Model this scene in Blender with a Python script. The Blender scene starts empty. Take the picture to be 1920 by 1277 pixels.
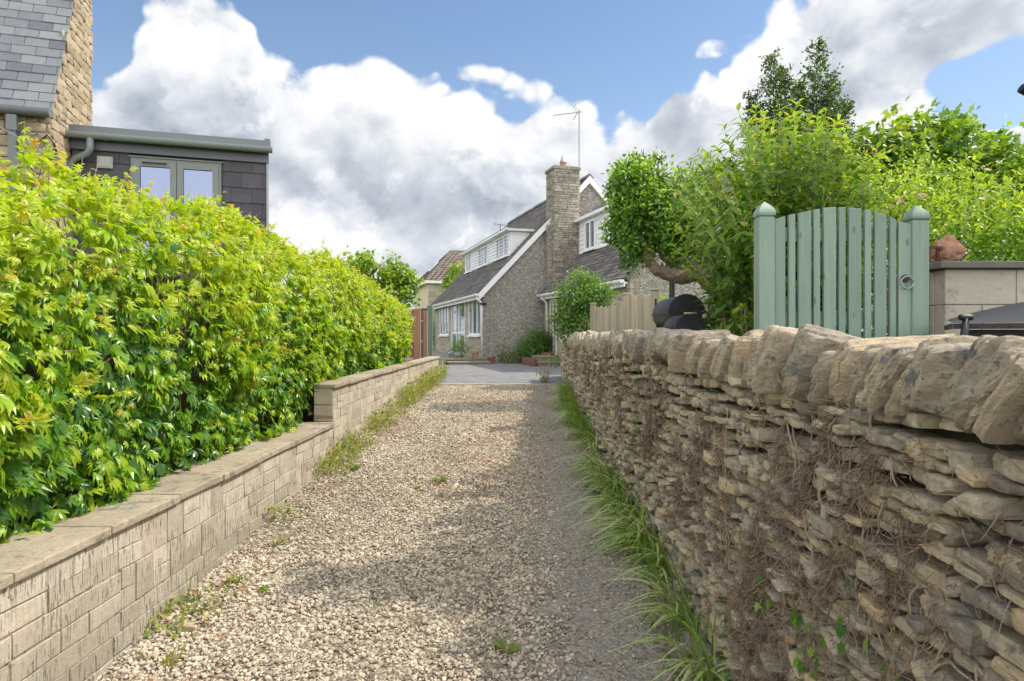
import bpy, math, random
import numpy as np
from mathutils import Vector, Matrix

random.seed(7)
RNG = np.random.default_rng(7)
SC = bpy.context.scene
COL = SC.collection
R = math.radians

# ---------------------------------------------------------------- camera
CAMZ = 1.63
cam_d = bpy.data.cameras.new('camera')
cam = bpy.data.objects.new('camera', cam_d)
COL.objects.link(cam)
cam.location = (0, 0, CAMZ)
cam.rotation_euler = (R(90), 0, 0)
cam_d.sensor_width = 36
cam_d.lens = 22.5
cam_d.shift_x = -15 / 1920
cam_d.shift_y = -10.5 / 1920
cam_d.clip_start = 0.05
cam_d.clip_end = 3000
SC.camera = cam


def P(px, py, Y):
    """A point of the place from its bearing in the photograph and its distance."""
    return Vector(((px - 975) / 1200 * Y, Y, CAMZ + (628 - py) / 1200 * Y))


# ---------------------------------------------------------------- light
SUN = Vector((1.0, 0.2, 1.32)).normalized()
sun_d = bpy.data.lights.new('sun', 'SUN')
sun_d.energy = 3.1
sun_d.angle = R(0.6)
sun_d.color = (1.0, 0.92, 0.80)
sun = bpy.data.objects.new('sun', sun_d)
COL.objects.link(sun)
sun.rotation_euler = SUN.to_track_quat('Z', 'Y').to_euler()
sun.location = (20, 5, 30)

SC.view_settings.view_transform = 'Standard'
SC.view_settings.look = 'None'
SC.view_settings.exposure = 0.68
SC.view_settings.gamma = 1.0
SC.view_settings.use_curve_mapping = False


class NT:
    """Small helper for node trees."""
    def __init__(self, tree):
        self.t = tree
        self.n = tree.nodes
        self.l = tree.links

    def new(self, kind, **kw):
        nd = self.n.new(kind)
        for k, v in kw.items():
            setattr(nd, k, v)
        return nd

    def put(self, sock, v):
        if isinstance(v, bpy.types.NodeSocket):
            self.l.new(v, sock)
        elif isinstance(v, (tuple, list)):
            if len(v) == 3 and sock.type == 'RGBA':
                v = (*v, 1)
            sock.default_value = v
        else:
            sock.default_value = v

    def math(self, op, a, b=0.0, c=0.0, clamp=False):
        nd = self.new('ShaderNodeMath', operation=op, use_clamp=clamp)
        self.put(nd.inputs[0], a)
        self.put(nd.inputs[1], b)
        self.put(nd.inputs[2], c)
        return nd.outputs[0]

    def vmath(self, op, a, b=(0, 0, 0)):
        nd = self.new('ShaderNodeVectorMath', operation=op)
        self.put(nd.inputs[0], a)
        self.put(nd.inputs[1], b)
        return nd.outputs[0]

    def mapping(self, v, scale=(1, 1, 1), rot=(0, 0, 0), loc=(0, 0, 0)):
        nd = self.new('ShaderNodeMapping')
        self.put(nd.inputs['Vector'], v)
        nd.inputs['Scale'].default_value = scale
        nd.inputs['Rotation'].default_value = rot
        nd.inputs['Location'].default_value = loc
        return nd.outputs[0]

    def noise(self, v, scale, detail=4, rough=0.55, dist=0.0):
        nd = self.new('ShaderNodeTexNoise')
        self.put(nd.inputs['Vector'], v)
        nd.inputs['Scale'].default_value = scale
        nd.inputs['Detail'].default_value = detail
        nd.inputs['Roughness'].default_value = rough
        nd.inputs['Distortion'].default_value = dist
        return nd.outputs['Fac']

    def voronoi(self, v, scale, feature='F1', out='Distance', rand=1.0):
        nd = self.new('ShaderNodeTexVoronoi', feature=feature)
        self.put(nd.inputs['Vector'], v)
        nd.inputs['Scale'].default_value = scale
        nd.inputs['Randomness'].default_value = rand
        return nd.outputs[out]

    def ramp(self, fac, stops, interp='LINEAR'):
        nd = self.new('ShaderNodeValToRGB')
        nd.color_ramp.interpolation = interp
        el = nd.color_ramp.elements
        while len(el) > 1:
            el.remove(el[-1])
        for i, (p, c) in enumerate(stops):
            e = el[0] if i == 0 else el.new(p)
            e.position = p
            e.color = (*c, 1) if isinstance(c, (tuple, list)) else (c, c, c, 1)
        self.put(nd.inputs[0], fac)
        return nd.outputs[0]

    def mix(self, fac, a, b, mode='MIX'):
        nd = self.new('ShaderNodeMix', data_type='RGBA', blend_type=mode)
        self.put(nd.inputs[0], fac)
        self.put(nd.inputs[6], a)
        self.put(nd.inputs[7], b)
        return nd.outputs[2]

    def smooth(self, v, lo, hi, a=0.0, b=1.0):
        nd = self.new('ShaderNodeMapRange', interpolation_type='SMOOTHSTEP')
        self.put(nd.inputs[0], v)
        nd.inputs[1].default_value = lo
        nd.inputs[2].default_value = hi
        nd.inputs[3].default_value = a
        nd.inputs[4].default_value = b
        return nd.outputs[0]

    def bump(self, h, strength=0.5, dist=0.01, prev=None):
        nd = self.new('ShaderNodeBump')
        nd.inputs['Strength'].default_value = strength
        nd.inputs['Distance'].default_value = dist
        self.put(nd.inputs['Height'], h)
        if prev is not None:
            self.put(nd.inputs['Normal'], prev)
        return nd.outputs[0]

    def attr(self, name='tint'):
        return self.new('ShaderNodeAttribute', attribute_name=name).outputs['Fac']

    def coord(self, which='Object'):
        return self.new('ShaderNodeTexCoord').outputs[which]


def ae(px, py):
    az = math.atan((px - 975) / 1200)
    el = math.atan((628 - py) / 1200 * math.cos(az))
    return az, el


def build_world():
    w = bpy.data.worlds.new('World')
    SC.world = w
    w.use_nodes = True
    w.node_tree.nodes.clear()
    T = NT(w.node_tree)
    sky = T.new('ShaderNodeTexSky', sky_type='NISHITA')
    sky.sun_disc = False
    sky.sun_elevation = math.asin(SUN.z)
    sky.sun_rotation = math.atan2(SUN.x, SUN.y)
    sky.air_density = 1.0
    sky.dust_density = 0.6
    sky.ozone_density = 1.6
    d = T.coord('Generated')
    sep = T.new('ShaderNodeSeparateXYZ')
    T.put(sep.inputs[0], d)
    az = T.math('ARCTAN2', sep.outputs[0], sep.outputs[1])
    el = T.math('ARCSINE', sep.outputs[2])
    # the heaped top edge of the cloud bank, as elevation over bearing
    edge = [(-200, 160), (120, 150), (180, 110), (225, 20), (270, -50), (390, -60), (450, 10), (490, 100),
            (520, 128), (570, 108), (640, 100), (690, 118), (760, 128), (830, 152), (920, 148), (985, 198), (1060, 182),
            (1110, 215), (1140, 240), (1180, 202), (1212, 262), (1235, 190), (1290, 150), (1320, 95), (1385, 45), (1430, 5),
            (1480, -60), (1800, -80)]
    edge = sorted(edge)
    LO, HI = -0.8, 0.8
    tt = T.math('DIVIDE', T.math('SUBTRACT', az, LO), HI - LO, clamp=True)
    stops = []
    for px, py in edge:
        a, e = ae(px, py)
        stops.append((min(0.999, max(0.001, (a - LO) / (HI - LO))), e))
    top = T.ramp(tt, stops)
    q = T.mapping(d, scale=(1, 1, 1.25))
    warp = T.new('ShaderNodeTexNoise')
    T.put(warp.inputs['Vector'], q)
    warp.inputs['Scale'].default_value = 4.0
    warp.inputs['Detail'].default_value = 3
    wv = T.vmath('MULTIPLY', T.vmath('SUBTRACT', warp.outputs['Color'], (0.5, 0.5, 0.5)), (0.10, 0.10, 0.10))
    qw = T.vmath('ADD', q, wv)
    n1 = T.noise(qw, 9.0, 10, 0.55)
    nbig = T.noise(q, 3.2, 4, 0.5)
    billow = T.voronoi(qw, 15.0, 'SMOOTH_F1')
    billow2 = T.voronoi(qw, 34.0, 'SMOOTH_F1')
    bl = T.math('ADD', T.math('MULTIPLY', T.math('SUBTRACT', 0.42, billow), 1.0), T.math('MULTIPLY', T.math('SUBTRACT', 0.42, billow2), 0.5))

    def blob(px, py, rx, ry, warpamt=0.05):
        a, e = ae(px, py)
        dx = T.math('DIVIDE', T.math('SUBTRACT', az, a), rx / 1200)
        dy = T.math('DIVIDE', T.math('SUBTRACT', el, e), ry / 1200)
        r2 = T.math('ADD', T.math('MULTIPLY', dx, dx), T.math('MULTIPLY', dy, dy))
        return T.math('POWER', 2.718, T.math('MULTIPLY', r2, -1.0))

    def total(items):
        s = None
        for k, v in items:
            x = T.math('MULTIPLY', v, k)
            s = x if s is None else T.math('ADD', s, x)
        return s
    depth = T.math('MULTIPLY', T.math('SUBTRACT', top, el), 8.0)
    wob = T.math('ADD', T.math('MULTIPLY', T.math('SUBTRACT', n1, 0.5), 1.1), T.math('MULTIPLY', bl, 0.75))
    pockets = total([(2.2, blob(1860, 178, 100, 62)), (0.9, blob(170, 40, 60, 70)), (0.7, blob(770, 415, 60, 30)), (0.4, blob(700, 455, 80, 25))])
    # out of the frame the bank thins to scattered cloud
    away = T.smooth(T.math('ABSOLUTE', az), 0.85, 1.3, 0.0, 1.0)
    scatter = T.math('MULTIPLY', T.math('SUBTRACT', nbig, 0.45), 9.0)
    dens_in = T.math('SUBTRACT', T.math('ADD', T.math('MINIMUM', depth, 1.25), wob), pockets)
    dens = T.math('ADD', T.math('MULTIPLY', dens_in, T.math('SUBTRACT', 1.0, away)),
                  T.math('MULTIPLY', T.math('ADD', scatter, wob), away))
    mask = T.smooth(dens, 0.0, 0.20)
    # relief inside the cloud: lit from the right and above
    off = T.vmath('ADD', qw, (0.022, 0.0, 0.030))
    n1b = T.noise(off, 9.0, 6, 0.55)
    nA = T.noise(qw, 9.0, 6, 0.55)
    relief = T.math('MULTIPLY', T.math('SUBTRACT', nA, n1b), 2.2)
    rim = T.math('SUBTRACT', 1.0, T.smooth(dens, 0.1, 1.15))
    dark = total([(0.38, blob(620, 345, 170, 55)), (0.42, blob(790, 395, 130, 50)), (0.6, blob(1260, 235, 70, 75)), (0.22, blob(1560, 60, 200, 80)),
                  (0.22, blob(1850, 40, 160, 60)), (0.30, blob(250, 300, 160, 90)), (0.2, blob(960, 330, 130, 60)), (0.35, blob(1600, 200, 90, 40)),
                  (0.32, blob(420, 210, 120, 60))])
    light = total([(0.35, blob(330, 130, 90, 60)), (0.3, blob(640, 190, 160, 50)), (0.3, blob(1130, 270, 60, 40)), (0.4, blob(1370, 130, 70, 50)),
                   (0.4, blob(1680, 230, 120, 40)), (0.35, blob(620, 450, 160, 40)), (0.25, blob(900, 240, 110, 60))])
    nm = T.math('MULTIPLY', T.math('SUBTRACT', T.noise(qw, 5.5, 5, 0.5), 0.5), 0.95)
    lum = T.math('ADD', T.math('ADD', 0.88, relief), T.math('ADD', T.math('MULTIPLY', rim, 0.35), nm))
    lum = T.math('ADD', lum, T.math('SUBTRACT', light, dark), clamp=False)
    # nearer puffs with crisp heads inside the bank
    bil = T.math('ADD', T.noise(T.vmath('ADD', qw, (3.1, 1.7, 0.4)), 7.0, 9, 0.6), T.math('MULTIPLY', bl, 0.16))
    lum = T.math('ADD', lum, T.math('MULTIPLY', T.math('SUBTRACT', T.smooth(bil, 0.49, 0.56), 0.55), 0.30))
    ccol = T.ramp(T.math('MULTIPLY', lum, 0.8, clamp=True),
                  [(0.0, (2.5, 2.8, 3.3)), (0.35, (3.6, 3.9, 4.4)), (0.6, (4.7, 4.95, 5.3)), (0.8, (5.7, 5.8, 6.0)), (1.0, (6.4, 6.45, 6.5))])
    # unseen clouds beside and behind the view, brightened to raise the ambient fill
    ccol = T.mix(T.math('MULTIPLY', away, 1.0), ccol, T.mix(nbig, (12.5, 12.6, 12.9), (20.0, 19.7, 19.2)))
    # ColorRamp clips nothing, values are radiance before the Background strength
    hs = T.new('ShaderNodeHueSaturation')
    hs.inputs['Saturation'].default_value = 1.12
    hs.inputs['Value'].default_value = 1.05
    T.put(hs.inputs['Color'], sky.outputs[0])
    veil = T.mix(T.smooth(el, 0.0, 0.5, 0.45, 0.10), hs.outputs[0], (4.4, 5.1, 6.0))
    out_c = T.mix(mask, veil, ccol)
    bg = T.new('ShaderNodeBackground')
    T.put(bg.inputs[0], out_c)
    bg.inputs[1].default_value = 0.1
    o = T.new('ShaderNodeOutputWorld')
    T.l.new(bg.outputs[0], o.inputs[0])


build_world()

# ---------------------------------------------------------------- materials
MATS = {}


def principled(name, color=(0.5, 0.5, 0.5), rough=0.7, metallic=0.0, spec=0.4):
    m = bpy.data.materials.new(name)
    m.use_nodes = True
    m.node_tree.nodes.clear()
    T = NT(m.node_tree)
    b = T.new('ShaderNodeBsdfPrincipled')
    o = T.new('ShaderNodeOutputMaterial')
    T.l.new(b.outputs[0], o.inputs[0])
    T.put(b.inputs['Base Color'], color)
    b.inputs['Roughness'].default_value = rough
    b.inputs['Metallic'].default_value = metallic
    b.inputs['Specular IOR Level'].default_value = spec
    MATS[name] = m
    return m, T, b, o


def rock_mat(name, cols, nscale=6, tint=0.6, bump=0.6, bdist=0.008, lichen=None, lich_amt=0.55, fine=90, rough=0.9, speck=0.55):
    """Stone: colour from the per-stone tint and from noise, with lichen patches and a rough skin."""
    m, T, b, o = principled(name, rough=rough, spec=0.25)
    c = T.coord('Object')
    n = T.noise(c, nscale, 6, 0.6)
    f = T.math('ADD', T.math('MULTIPLY', T.attr(), tint), T.math('MULTIPLY', n, 1.0 - tint))
    f = T.math('ADD', f, T.math('MULTIPLY', T.math('SUBTRACT', T.noise(c, fine * 0.3, 6, 0.75), 0.5), speck), clamp=True)
    k = len(cols)
    col = T.ramp(f, [(0.12 + 0.76 * i / (k - 1), x) for i, x in enumerate(cols)])
    if lichen:
        l1 = T.noise(c, nscale * 2.2, 8, 0.68)
        msk = T.smooth(l1, lich_amt, lich_amt + 0.10)
        col = T.mix(msk, col, lichen)
        if speck > 0.6:                                       # small dark spots of lichen and pale bloom
            col = T.mix(T.math('MULTIPLY', T.smooth(T.noise(c, 42, 6, 0.75), 0.585, 0.64), 0.75), col, tuple(x * 0.5 for x in lichen))
            col = T.mix(T.math('MULTIPLY', T.smooth(T.noise(T.vmath('ADD', c, (7, 3, 1)), 11, 7, 0.7), 0.60, 0.68), 0.6), col, (0.52, 0.47, 0.38))
    T.put(b.inputs['Base Color'], col)
    h = T.math('ADD', T.math('MULTIPLY', T.noise(c, fine * 0.25, 8, 0.72, 0.4), 1.0), T.math('MULTIPLY', T.noise(T.mapping(c, scale=(1, 1, 2.6)), fine * 0.09, 4, 0.6), 1.1))
    T.put(b.inputs['Normal'], T.bump(h, bump, bdist))
    return m


def leaf_mat(name, stops, trans=0.35, rough=0.42, tcol=1.6, spec=0.5):
    """Leaves: colour per leaf from its tint, shining a little and letting light through."""
    m, T, b, o = principled(name, rough=rough, spec=spec)
    a = T.attr()
    c = T.coord('Object')
    f = T.math('ADD', a, T.math('MULTIPLY', T.math('SUBTRACT', T.noise(c, 14, 2, 0.5), 0.5), 0.16), clamp=True)
    col = T.ramp(f, stops)
    T.put(b.inputs['Base Color'], col)
    tr = T.new('ShaderNodeBsdfTranslucent')
    T.put(tr.inputs[0], T.mix(1.0, col, (tcol, tcol * 0.95, tcol * 0.45), 'MULTIPLY'))
    mx = T.new('ShaderNodeMixShader')
    mx.inputs[0].default_value = trans
    T.l.new(b.outputs[0], mx.inputs[1])
    T.l.new(tr.outputs[0], mx.inputs[2])
    T.l.new(mx.outputs[0], o.inputs[0])
    return m


def wood_mat(name, c0, c1, scale=(30, 30, 2.0), rough=0.75, bump=0.3, tint=0.35, knots=True, bd=0.004):
    m, T, b, o = principled(name, rough=rough, spec=0.3)
    c = T.coord('Object')
    g = T.noise(T.mapping(c, scale=scale), 1.6, 6, 0.6, 0.4)
    big = T.noise(c, 2.5, 3, 0.5)
    f = T.math('ADD', T.math('MULTIPLY', T.attr(), tint), T.math('ADD', T.math('MULTIPLY', g, 0.6), T.math('MULTIPLY', big, 0.35)))
    col = T.ramp(f, [(0.25, c0), (0.85, c1)])
    if knots:
        v = T.voronoi(T.mapping(c, scale=(9, 9, 4)), 1.0)
        col = T.mix(T.smooth(v, 0.05, 0.11, 0.55, 0.0), col, tuple(x * 0.35 for x in c0))
    T.put(b.inputs['Base Color'], col)
    T.put(b.inputs['Normal'], T.bump(g, bump, bd))
    return m


def build_mats():
    rock_mat('limestone', [(0.21, 0.185, 0.15), (0.39, 0.335, 0.255), (0.56, 0.475, 0.345), (0.60, 0.44, 0.255)], 5, 0.62, 1.0, 0.02,
             (0.28, 0.265, 0.24), 0.56, speck=0.95)
    rock_mat('coping_limestone', [(0.25, 0.222, 0.185), (0.38, 0.33, 0.255), (0.48, 0.40, 0.295), (0.57, 0.43, 0.27)], 4, 0.5, 1.0, 0.022,
             (0.19, 0.19, 0.195), 0.55, speck=0.95)
    rock_mat('gravel_stone', [(0.20, 0.165, 0.12), (0.385, 0.325, 0.24), (0.50, 0.43, 0.325), (0.60, 0.53, 0.425)], 3, 0.85, 0.3, 0.003, None)
    # reconstituted stone blocks with combed vertical fissures
    m, T, b, o = principled('split_block', rough=0.9, spec=0.2)
    c = T.coord('Object')
    a = T.attr()
    n = T.noise(c, 7, 6, 0.65)
    f = T.math('ADD', T.math('MULTIPLY', a, 0.4), T.math('MULTIPLY', n, 0.62))
    col = T.ramp(f, [(0.2, (0.37, 0.315, 0.24)), (0.5, (0.50, 0.435, 0.34)), (0.8, (0.61, 0.545, 0.445))])
    fis = T.noise(T.mapping(c, scale=(1, 85, 9.5)), 1.0, 4, 0.6, 0.35)
    fm = T.math('MULTIPLY', T.smooth(fis, 0.56, 0.61), T.smooth(T.noise(c, 5.0, 4, 0.6), 0.40, 0.56))
    col = T.mix(T.math('MULTIPLY', T.smooth(T.noise(T.mapping(c, scale=(1, 90, 3.0)), 1.0, 4, 0.6), 0.40, 0.66), 0.35), col, (0.25, 0.205, 0.145))
    col = T.mix(T.math('MULTIPLY', fm, 0.72), col, (0.19, 0.15, 0.105))
    gr = T.smooth(T.noise(T.mapping(c, scale=(1, 1, 0.5)), 5.0, 8, 0.7), 0.54, 0.68)
    col = T.mix(T.math('MULTIPLY', gr, 0.4), col, (0.26, 0.235, 0.2))
    sz = T.new('ShaderNodeSeparateXYZ')
    T.put(sz.inputs[0], c)
    alg = T.smooth(T.math('ADD', sz.outputs[2], T.math('MULTIPLY', T.noise(c, 4.0, 5, 0.65), -0.5)), -0.35, 0.05, 1.0, 0.0)
    col = T.mix(T.math('MULTIPLY', alg, 0.45), col, (0.22, 0.21, 0.165))
    wp = T.smooth(T.noise(T.mapping(c, scale=(1, 1.6, 1)), 11.0, 6, 0.7), 0.63, 0.70)
    col = T.mix(T.math('MULTIPLY', wp, 0.7), col, (0.62, 0.58, 0.52))
    T.put(b.inputs['Base Color'], col)
    h = T.math('SUBTRACT', T.math('MULTIPLY', T.noise(c, 40, 5, 0.65), 0.6), T.math('MULTIPLY', fm, 0.9))
    T.put(b.inputs['Normal'], T.bump(h, 0.8, 0.012))
    rock_mat('mortar', [(0.24, 0.205, 0.155), (0.45, 0.40, 0.32)], 8, 0.1, 0.6, 0.006, (0.16, 0.135, 0.1), 0.52)
    rock_mat('coping_slab', [(0.24, 0.2, 0.14), (0.36, 0.30, 0.215), (0.46, 0.395, 0.295)], 3.2, 0.3, 0.9, 0.01, (0.2, 0.185, 0.155), 0.53, speck=0.95)
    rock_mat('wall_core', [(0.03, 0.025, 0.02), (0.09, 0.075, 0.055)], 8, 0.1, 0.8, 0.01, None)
    rock_mat('concrete_block', [(0.34, 0.31, 0.25), (0.44, 0.40, 0.33), (0.52, 0.475, 0.40)], 4, 0.2, 0.8, 0.006, (0.27, 0.25, 0.21), 0.57)
    rock_mat('dark_coping', [(0.11, 0.105, 0.095), (0.18, 0.17, 0.15)], 6, 0.2, 0.6, 0.005, (0.24, 0.23, 0.2), 0.62)
    rock_mat('rubble_stone', [(0.27, 0.215, 0.14), (0.40, 0.32, 0.21), (0.5, 0.42, 0.3)], 5, 0.5, 0.9, 0.02, (0.24, 0.2, 0.155), 0.6, 40)
    rock_mat('cut_stone', [(0.27, 0.235, 0.17), (0.38, 0.335, 0.25), (0.47, 0.42, 0.33)], 4, 0.55, 0.5, 0.008, (0.22, 0.2, 0.16), 0.62, 40)
    rock_mat('chimney_stone', [(0.19, 0.17, 0.135), (0.32, 0.29, 0.23), (0.44, 0.405, 0.335)], 4, 0.5, 0.8, 0.02, (0.15, 0.135, 0.105), 0.53, 40, speck=0.95)
    rock_mat('patio_stone', [(0.2, 0.18, 0.14), (0.32, 0.29, 0.23)], 3, 0.4, 0.5, 0.008, (0.15, 0.14, 0.11), 0.58, 40)
    rock_mat('slate_tile', [(0.095, 0.105, 0.12), (0.155, 0.165, 0.185), (0.21, 0.215, 0.23)], 3, 0.62, 0.35, 0.004, (0.3, 0.3, 0.285), 0.63, 60, 0.6)
    rock_mat('clad_slate', [(0.06, 0.058, 0.066), (0.088, 0.084, 0.094), (0.115, 0.11, 0.12)], 2, 0.4, 0.2, 0.002, (0.22, 0.22, 0.23), 0.76, 60, 0.55)
    rock_mat('terracotta', [(0.26, 0.13, 0.085), (0.37, 0.2, 0.135), (0.46, 0.3, 0.225)], 9, 0.2, 0.6, 0.006, (0.55, 0.42, 0.32), 0.62, 60)
    rock_mat('red_brick', [(0.15, 0.07, 0.055), (0.25, 0.125, 0.095)], 6, 0.5, 0.5, 0.006, None)
    # concrete roof tiles in courses
    for nm, c0, c1, lich in (('roof_tile', (0.075, 0.066, 0.06), (0.17, 0.152, 0.14), (0.25, 0.23, 0.2)),
                             ('brown_tile', (0.125, 0.1, 0.082), (0.185, 0.148, 0.122), (0.25, 0.22, 0.185))):
        m, T, b, o = principled(nm, rough=0.85, spec=0.25)
        c = T.coord('Object')
        f = T.math('ADD', T.math('MULTIPLY', T.attr(), 0.55), T.math('MULTIPLY', T.noise(c, 1.4, 5, 0.65), 0.55))
        col = T.ramp(f, [(0.2, c0), (0.8, c1)])
        col = T.mix(T.smooth(T.noise(c, 4.5, 6, 0.7), 0.56, 0.7), col, lich)
        T.put(b.inputs['Base Color'], col)
        T.put(b.inputs['Normal'], T.bump(T.noise(c, 20, 4, 0.6), 0.4, 0.02))
    # pebbledash
    m, T, b, o = principled('pebbledash', rough=0.95, spec=0.15)
    c = T.coord('Object')
    v = T.new('ShaderNodeTexVoronoi', feature='F1')
    T.put(v.inputs['Vector'], c)
    v.inputs['Scale'].default_value = 33
    sepc = T.new('ShaderNodeSeparateColor')
    T.put(sepc.inputs[0], v.outputs['Color'])
    col = T.ramp(sepc.outputs[0], [(0.0, (0.19, 0.175, 0.15)), (0.3, (0.28, 0.26, 0.22)), (0.6, (0.37, 0.345, 0.295)), (0.85, (0.46, 0.435, 0.38)), (1.0, (0.62, 0.60, 0.55))])
    col = T.mix(T.smooth(v.outputs['Distance'], 0.35, 0.75, 0.0, 0.4), col, (0.2, 0.185, 0.16))
    st = T.smooth(T.noise(T.mapping(c, scale=(1, 1, 0.3)), 1.1, 4, 0.6), 0.5, 0.75)
    col = T.mix(T.math('MULTIPLY', st, 0.35), col, (0.15, 0.14, 0.13))
    T.put(b.inputs['Base Color'], col)
    T.put(b.inputs['Normal'], T.bump(T.math('SUBTRACT', 1.0, v.outputs['Distance']), 0.9, 0.03))
    # painted woods and plastics
    m, T, b, o = principled('white_paint', rough=0.5, spec=0.4)
    c = T.coord('Object')
    T.put(b.inputs['Base Color'], T.ramp(T.noise(T.mapping(c, scale=(1, 1, 0.4)), 2.0, 6, 0.7), [(0.3, (0.70, 0.70, 0.69)), (0.65, (0.82, 0.82, 0.81))]))
    m, T, b, o = principled('cream_paint', rough=0.8, spec=0.2)
    c = T.coord('Object')
    T.put(b.inputs['Base Color'], T.ramp(T.noise(c, 1.2, 5, 0.6), [(0.3, (0.60, 0.49, 0.32)), (0.7, (0.70, 0.59, 0.41))]))
    wood_mat('green_paint', (0.145, 0.21, 0.165), (0.265, 0.345, 0.275), (34, 34, 1.6), 0.55, 0.25, 0.25)
    wood_mat('green_fence', (0.03, 0.062, 0.055), (0.055, 0.1, 0.085), (20, 20, 1.4), 0.7, 0.3, 0.4, False)
    wood_mat('green_post', (0.085, 0.13, 0.10), (0.13, 0.185, 0.145), (20, 20, 1.4), 0.7, 0.3, 0.4, False)
    wood_mat('brown_board', (0.2, 0.105, 0.06), (0.36, 0.20, 0.12), (20, 20, 1.4), 0.7, 0.3, 0.4)
    wood_mat('grey_board', (0.27, 0.225, 0.16), (0.52, 0.45, 0.335), (40, 40, 1.6), 0.85, 0.6, 0.45)
    wood_mat('dark_board', (0.06, 0.048, 0.036), (0.14, 0.11, 0.08), (40, 40, 1.6), 0.85, 0.6, 0.45)
    wood_mat('bark', (0.06, 0.045, 0.033), (0.32, 0.25, 0.18), (9, 9, 9), 0.95, 1.0, 0.1, True, 0.04)
    wood_mat('cane', (0.2, 0.16, 0.09), (0.38, 0.31, 0.19), (20, 20, 3), 0.8, 0.5, 0.4, False)
    wood_mat('ivy_stem', (0.17, 0.125, 0.085), (0.36, 0.28, 0.2), (20, 20, 20), 0.9, 0.6, 0.5, False)
    wood_mat('ivy_root', (0.10, 0.07, 0.05), (0.27, 0.2, 0.145), (20, 20, 20), 0.95, 0.3, 0.6, False)
    m, T, b, o = principled('grey_metal', (0.145, 0.165, 0.17), 0.42, 0.0, 0.5)
    m, T, b, o = principled('green_gutter', (0.23, 0.265, 0.245), 0.4, 0.0, 0.5)
    m, T, b, o = principled('window_grey', (0.2, 0.215, 0.20), 0.45, 0.0, 0.5)
    m, T, b, o = principled('lead', (0.14, 0.145, 0.16), 0.55, 0.2, 0.5)
    m, T, b, o = principled('black_iron', rough=0.5, metallic=0.0, spec=0.5)
    c = T.coord('Object')
    n = T.noise(c, 9, 6, 0.7)
    T.put(b.inputs['Base Color'], T.ramp(n, [(0.35, (0.018, 0.019, 0.022)), (0.6, (0.035, 0.036, 0.04)), (0.75, (0.085, 0.075, 0.065))]))
    T.put(b.inputs['Roughness'], T.ramp(n, [(0.3, 0.38), (0.7, 0.7)]))
    principled('black_plastic', (0.016, 0.017, 0.02), 0.45, 0.0, 0.4)
    principled('vent_plastic', (0.42, 0.43, 0.37), 0.6)
    principled('brown_edge', (0.035, 0.026, 0.024), 0.5)
    principled('galvanised', (0.33, 0.34, 0.35), 0.5, 0.5)
    principled('rusty_metal', (0.12, 0.055, 0.03), 0.8, 0.2)
    principled('rope', (0.42, 0.33, 0.17), 0.85)
    principled('bird_grey', (0.6, 0.61, 0.62), 0.7)
    m, T, b, o = principled('window_glass', (0.30, 0.34, 0.40), 0.03, 0.75, 0.6)
    m, T, b, o = principled('sky_glass', (0.17, 0.20, 0.29), 0.04, 0.9, 0.6)
    # ground
    m, T, b, o = principled('gravel_bed', rough=0.95, spec=0.15)
    c = T.coord('Object')
    v = T.new('ShaderNodeTexVoronoi', feature='F1')
    T.put(v.inputs['Vector'], c)
    v.inputs['Scale'].default_value = 52
    sepc = T.new('ShaderNodeSeparateColor')
    T.put(sepc.inputs[0], v.outputs['Color'])
    col = T.ramp(sepc.outputs[0], [(0.0, (0.13, 0.105, 0.078)), (0.5, (0.25, 0.21, 0.16)), (1.0, (0.42, 0.37, 0.295))])
    sx = T.new('ShaderNodeSeparateXYZ')
    T.put(sx.inputs[0], c)
    # the wheel track beside the stone wall is trodden, greyer grit
    trk = T.math('ADD', sx.outputs[0], T.math('MULTIPLY', T.math('SUBTRACT', T.noise(c, 1.3, 4, 0.6), 0.5), 0.7))
    tm = T.smooth(trk, -0.15, 0.25)
    col = T.mix(T.math('MULTIPLY', tm, 0.6), col, T.ramp(T.noise(c, 60, 4, 0.7), [(0.3, (0.21, 0.19, 0.165)), (0.7, (0.37, 0.34, 0.30))]))
    dirt = T.smooth(T.noise(c, 2.2, 5, 0.65), 0.58, 0.72)
    col = T.mix(T.math('MULTIPLY', dirt, 0.55), col, (0.17, 0.135, 0.095))
    T.put(b.inputs['Base Color'], col)
    h = T.math('SUBTRACT', 1.0, v.outputs['Distance'])
    T.put(b.inputs['Normal'], T.bump(h, 0.8, 0.012))
    m, T, b, o = principled('paving_block', rough=0.8, spec=0.3)
    c = T.coord('Object')
    br = T.new('ShaderNodeTexBrick')
    T.put(br.inputs['Vector'], T.mapping(c, rot=(0, 0, R(17))))
    br.inputs['Scale'].default_value = 1.0
    br.inputs['Brick Width'].default_value = 0.21
    br.inputs['Row Height'].default_value = 0.105
    br.inputs['Mortar Size'].default_value = 0.006
    br.inputs['Color1'].default_value = (0.15, 0.15, 0.155, 1)
    br.inputs['Color2'].default_value = (0.25, 0.247, 0.243, 1)
    br.inputs['Mortar'].default_value = (0.10, 0.095, 0.085, 1)
    col = T.mix(T.smooth(T.noise(c, 1.5, 5, 0.6), 0.45, 0.7, 0.0, 0.5), br.outputs[0], (0.2, 0.19, 0.175))
    T.put(b.inputs['Base Color'], col)
    rock_mat('kerb_stone', [(0.36, 0.32, 0.25), (0.48, 0.43, 0.34)], 4, 0.4, 0.4, 0.005, None)
    m, T, b, o = principled('field', rough=0.95, spec=0.1)
    c = T.coord('Object')
    T.put(b.inputs['Base Color'], T.ramp(T.noise(c, 1.2, 8, 0.7), [(0.3, (0.05, 0.075, 0.02)), (0.55, (0.075, 0.10, 0.03)), (0.75, (0.12, 0.10, 0.06))]))
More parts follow.
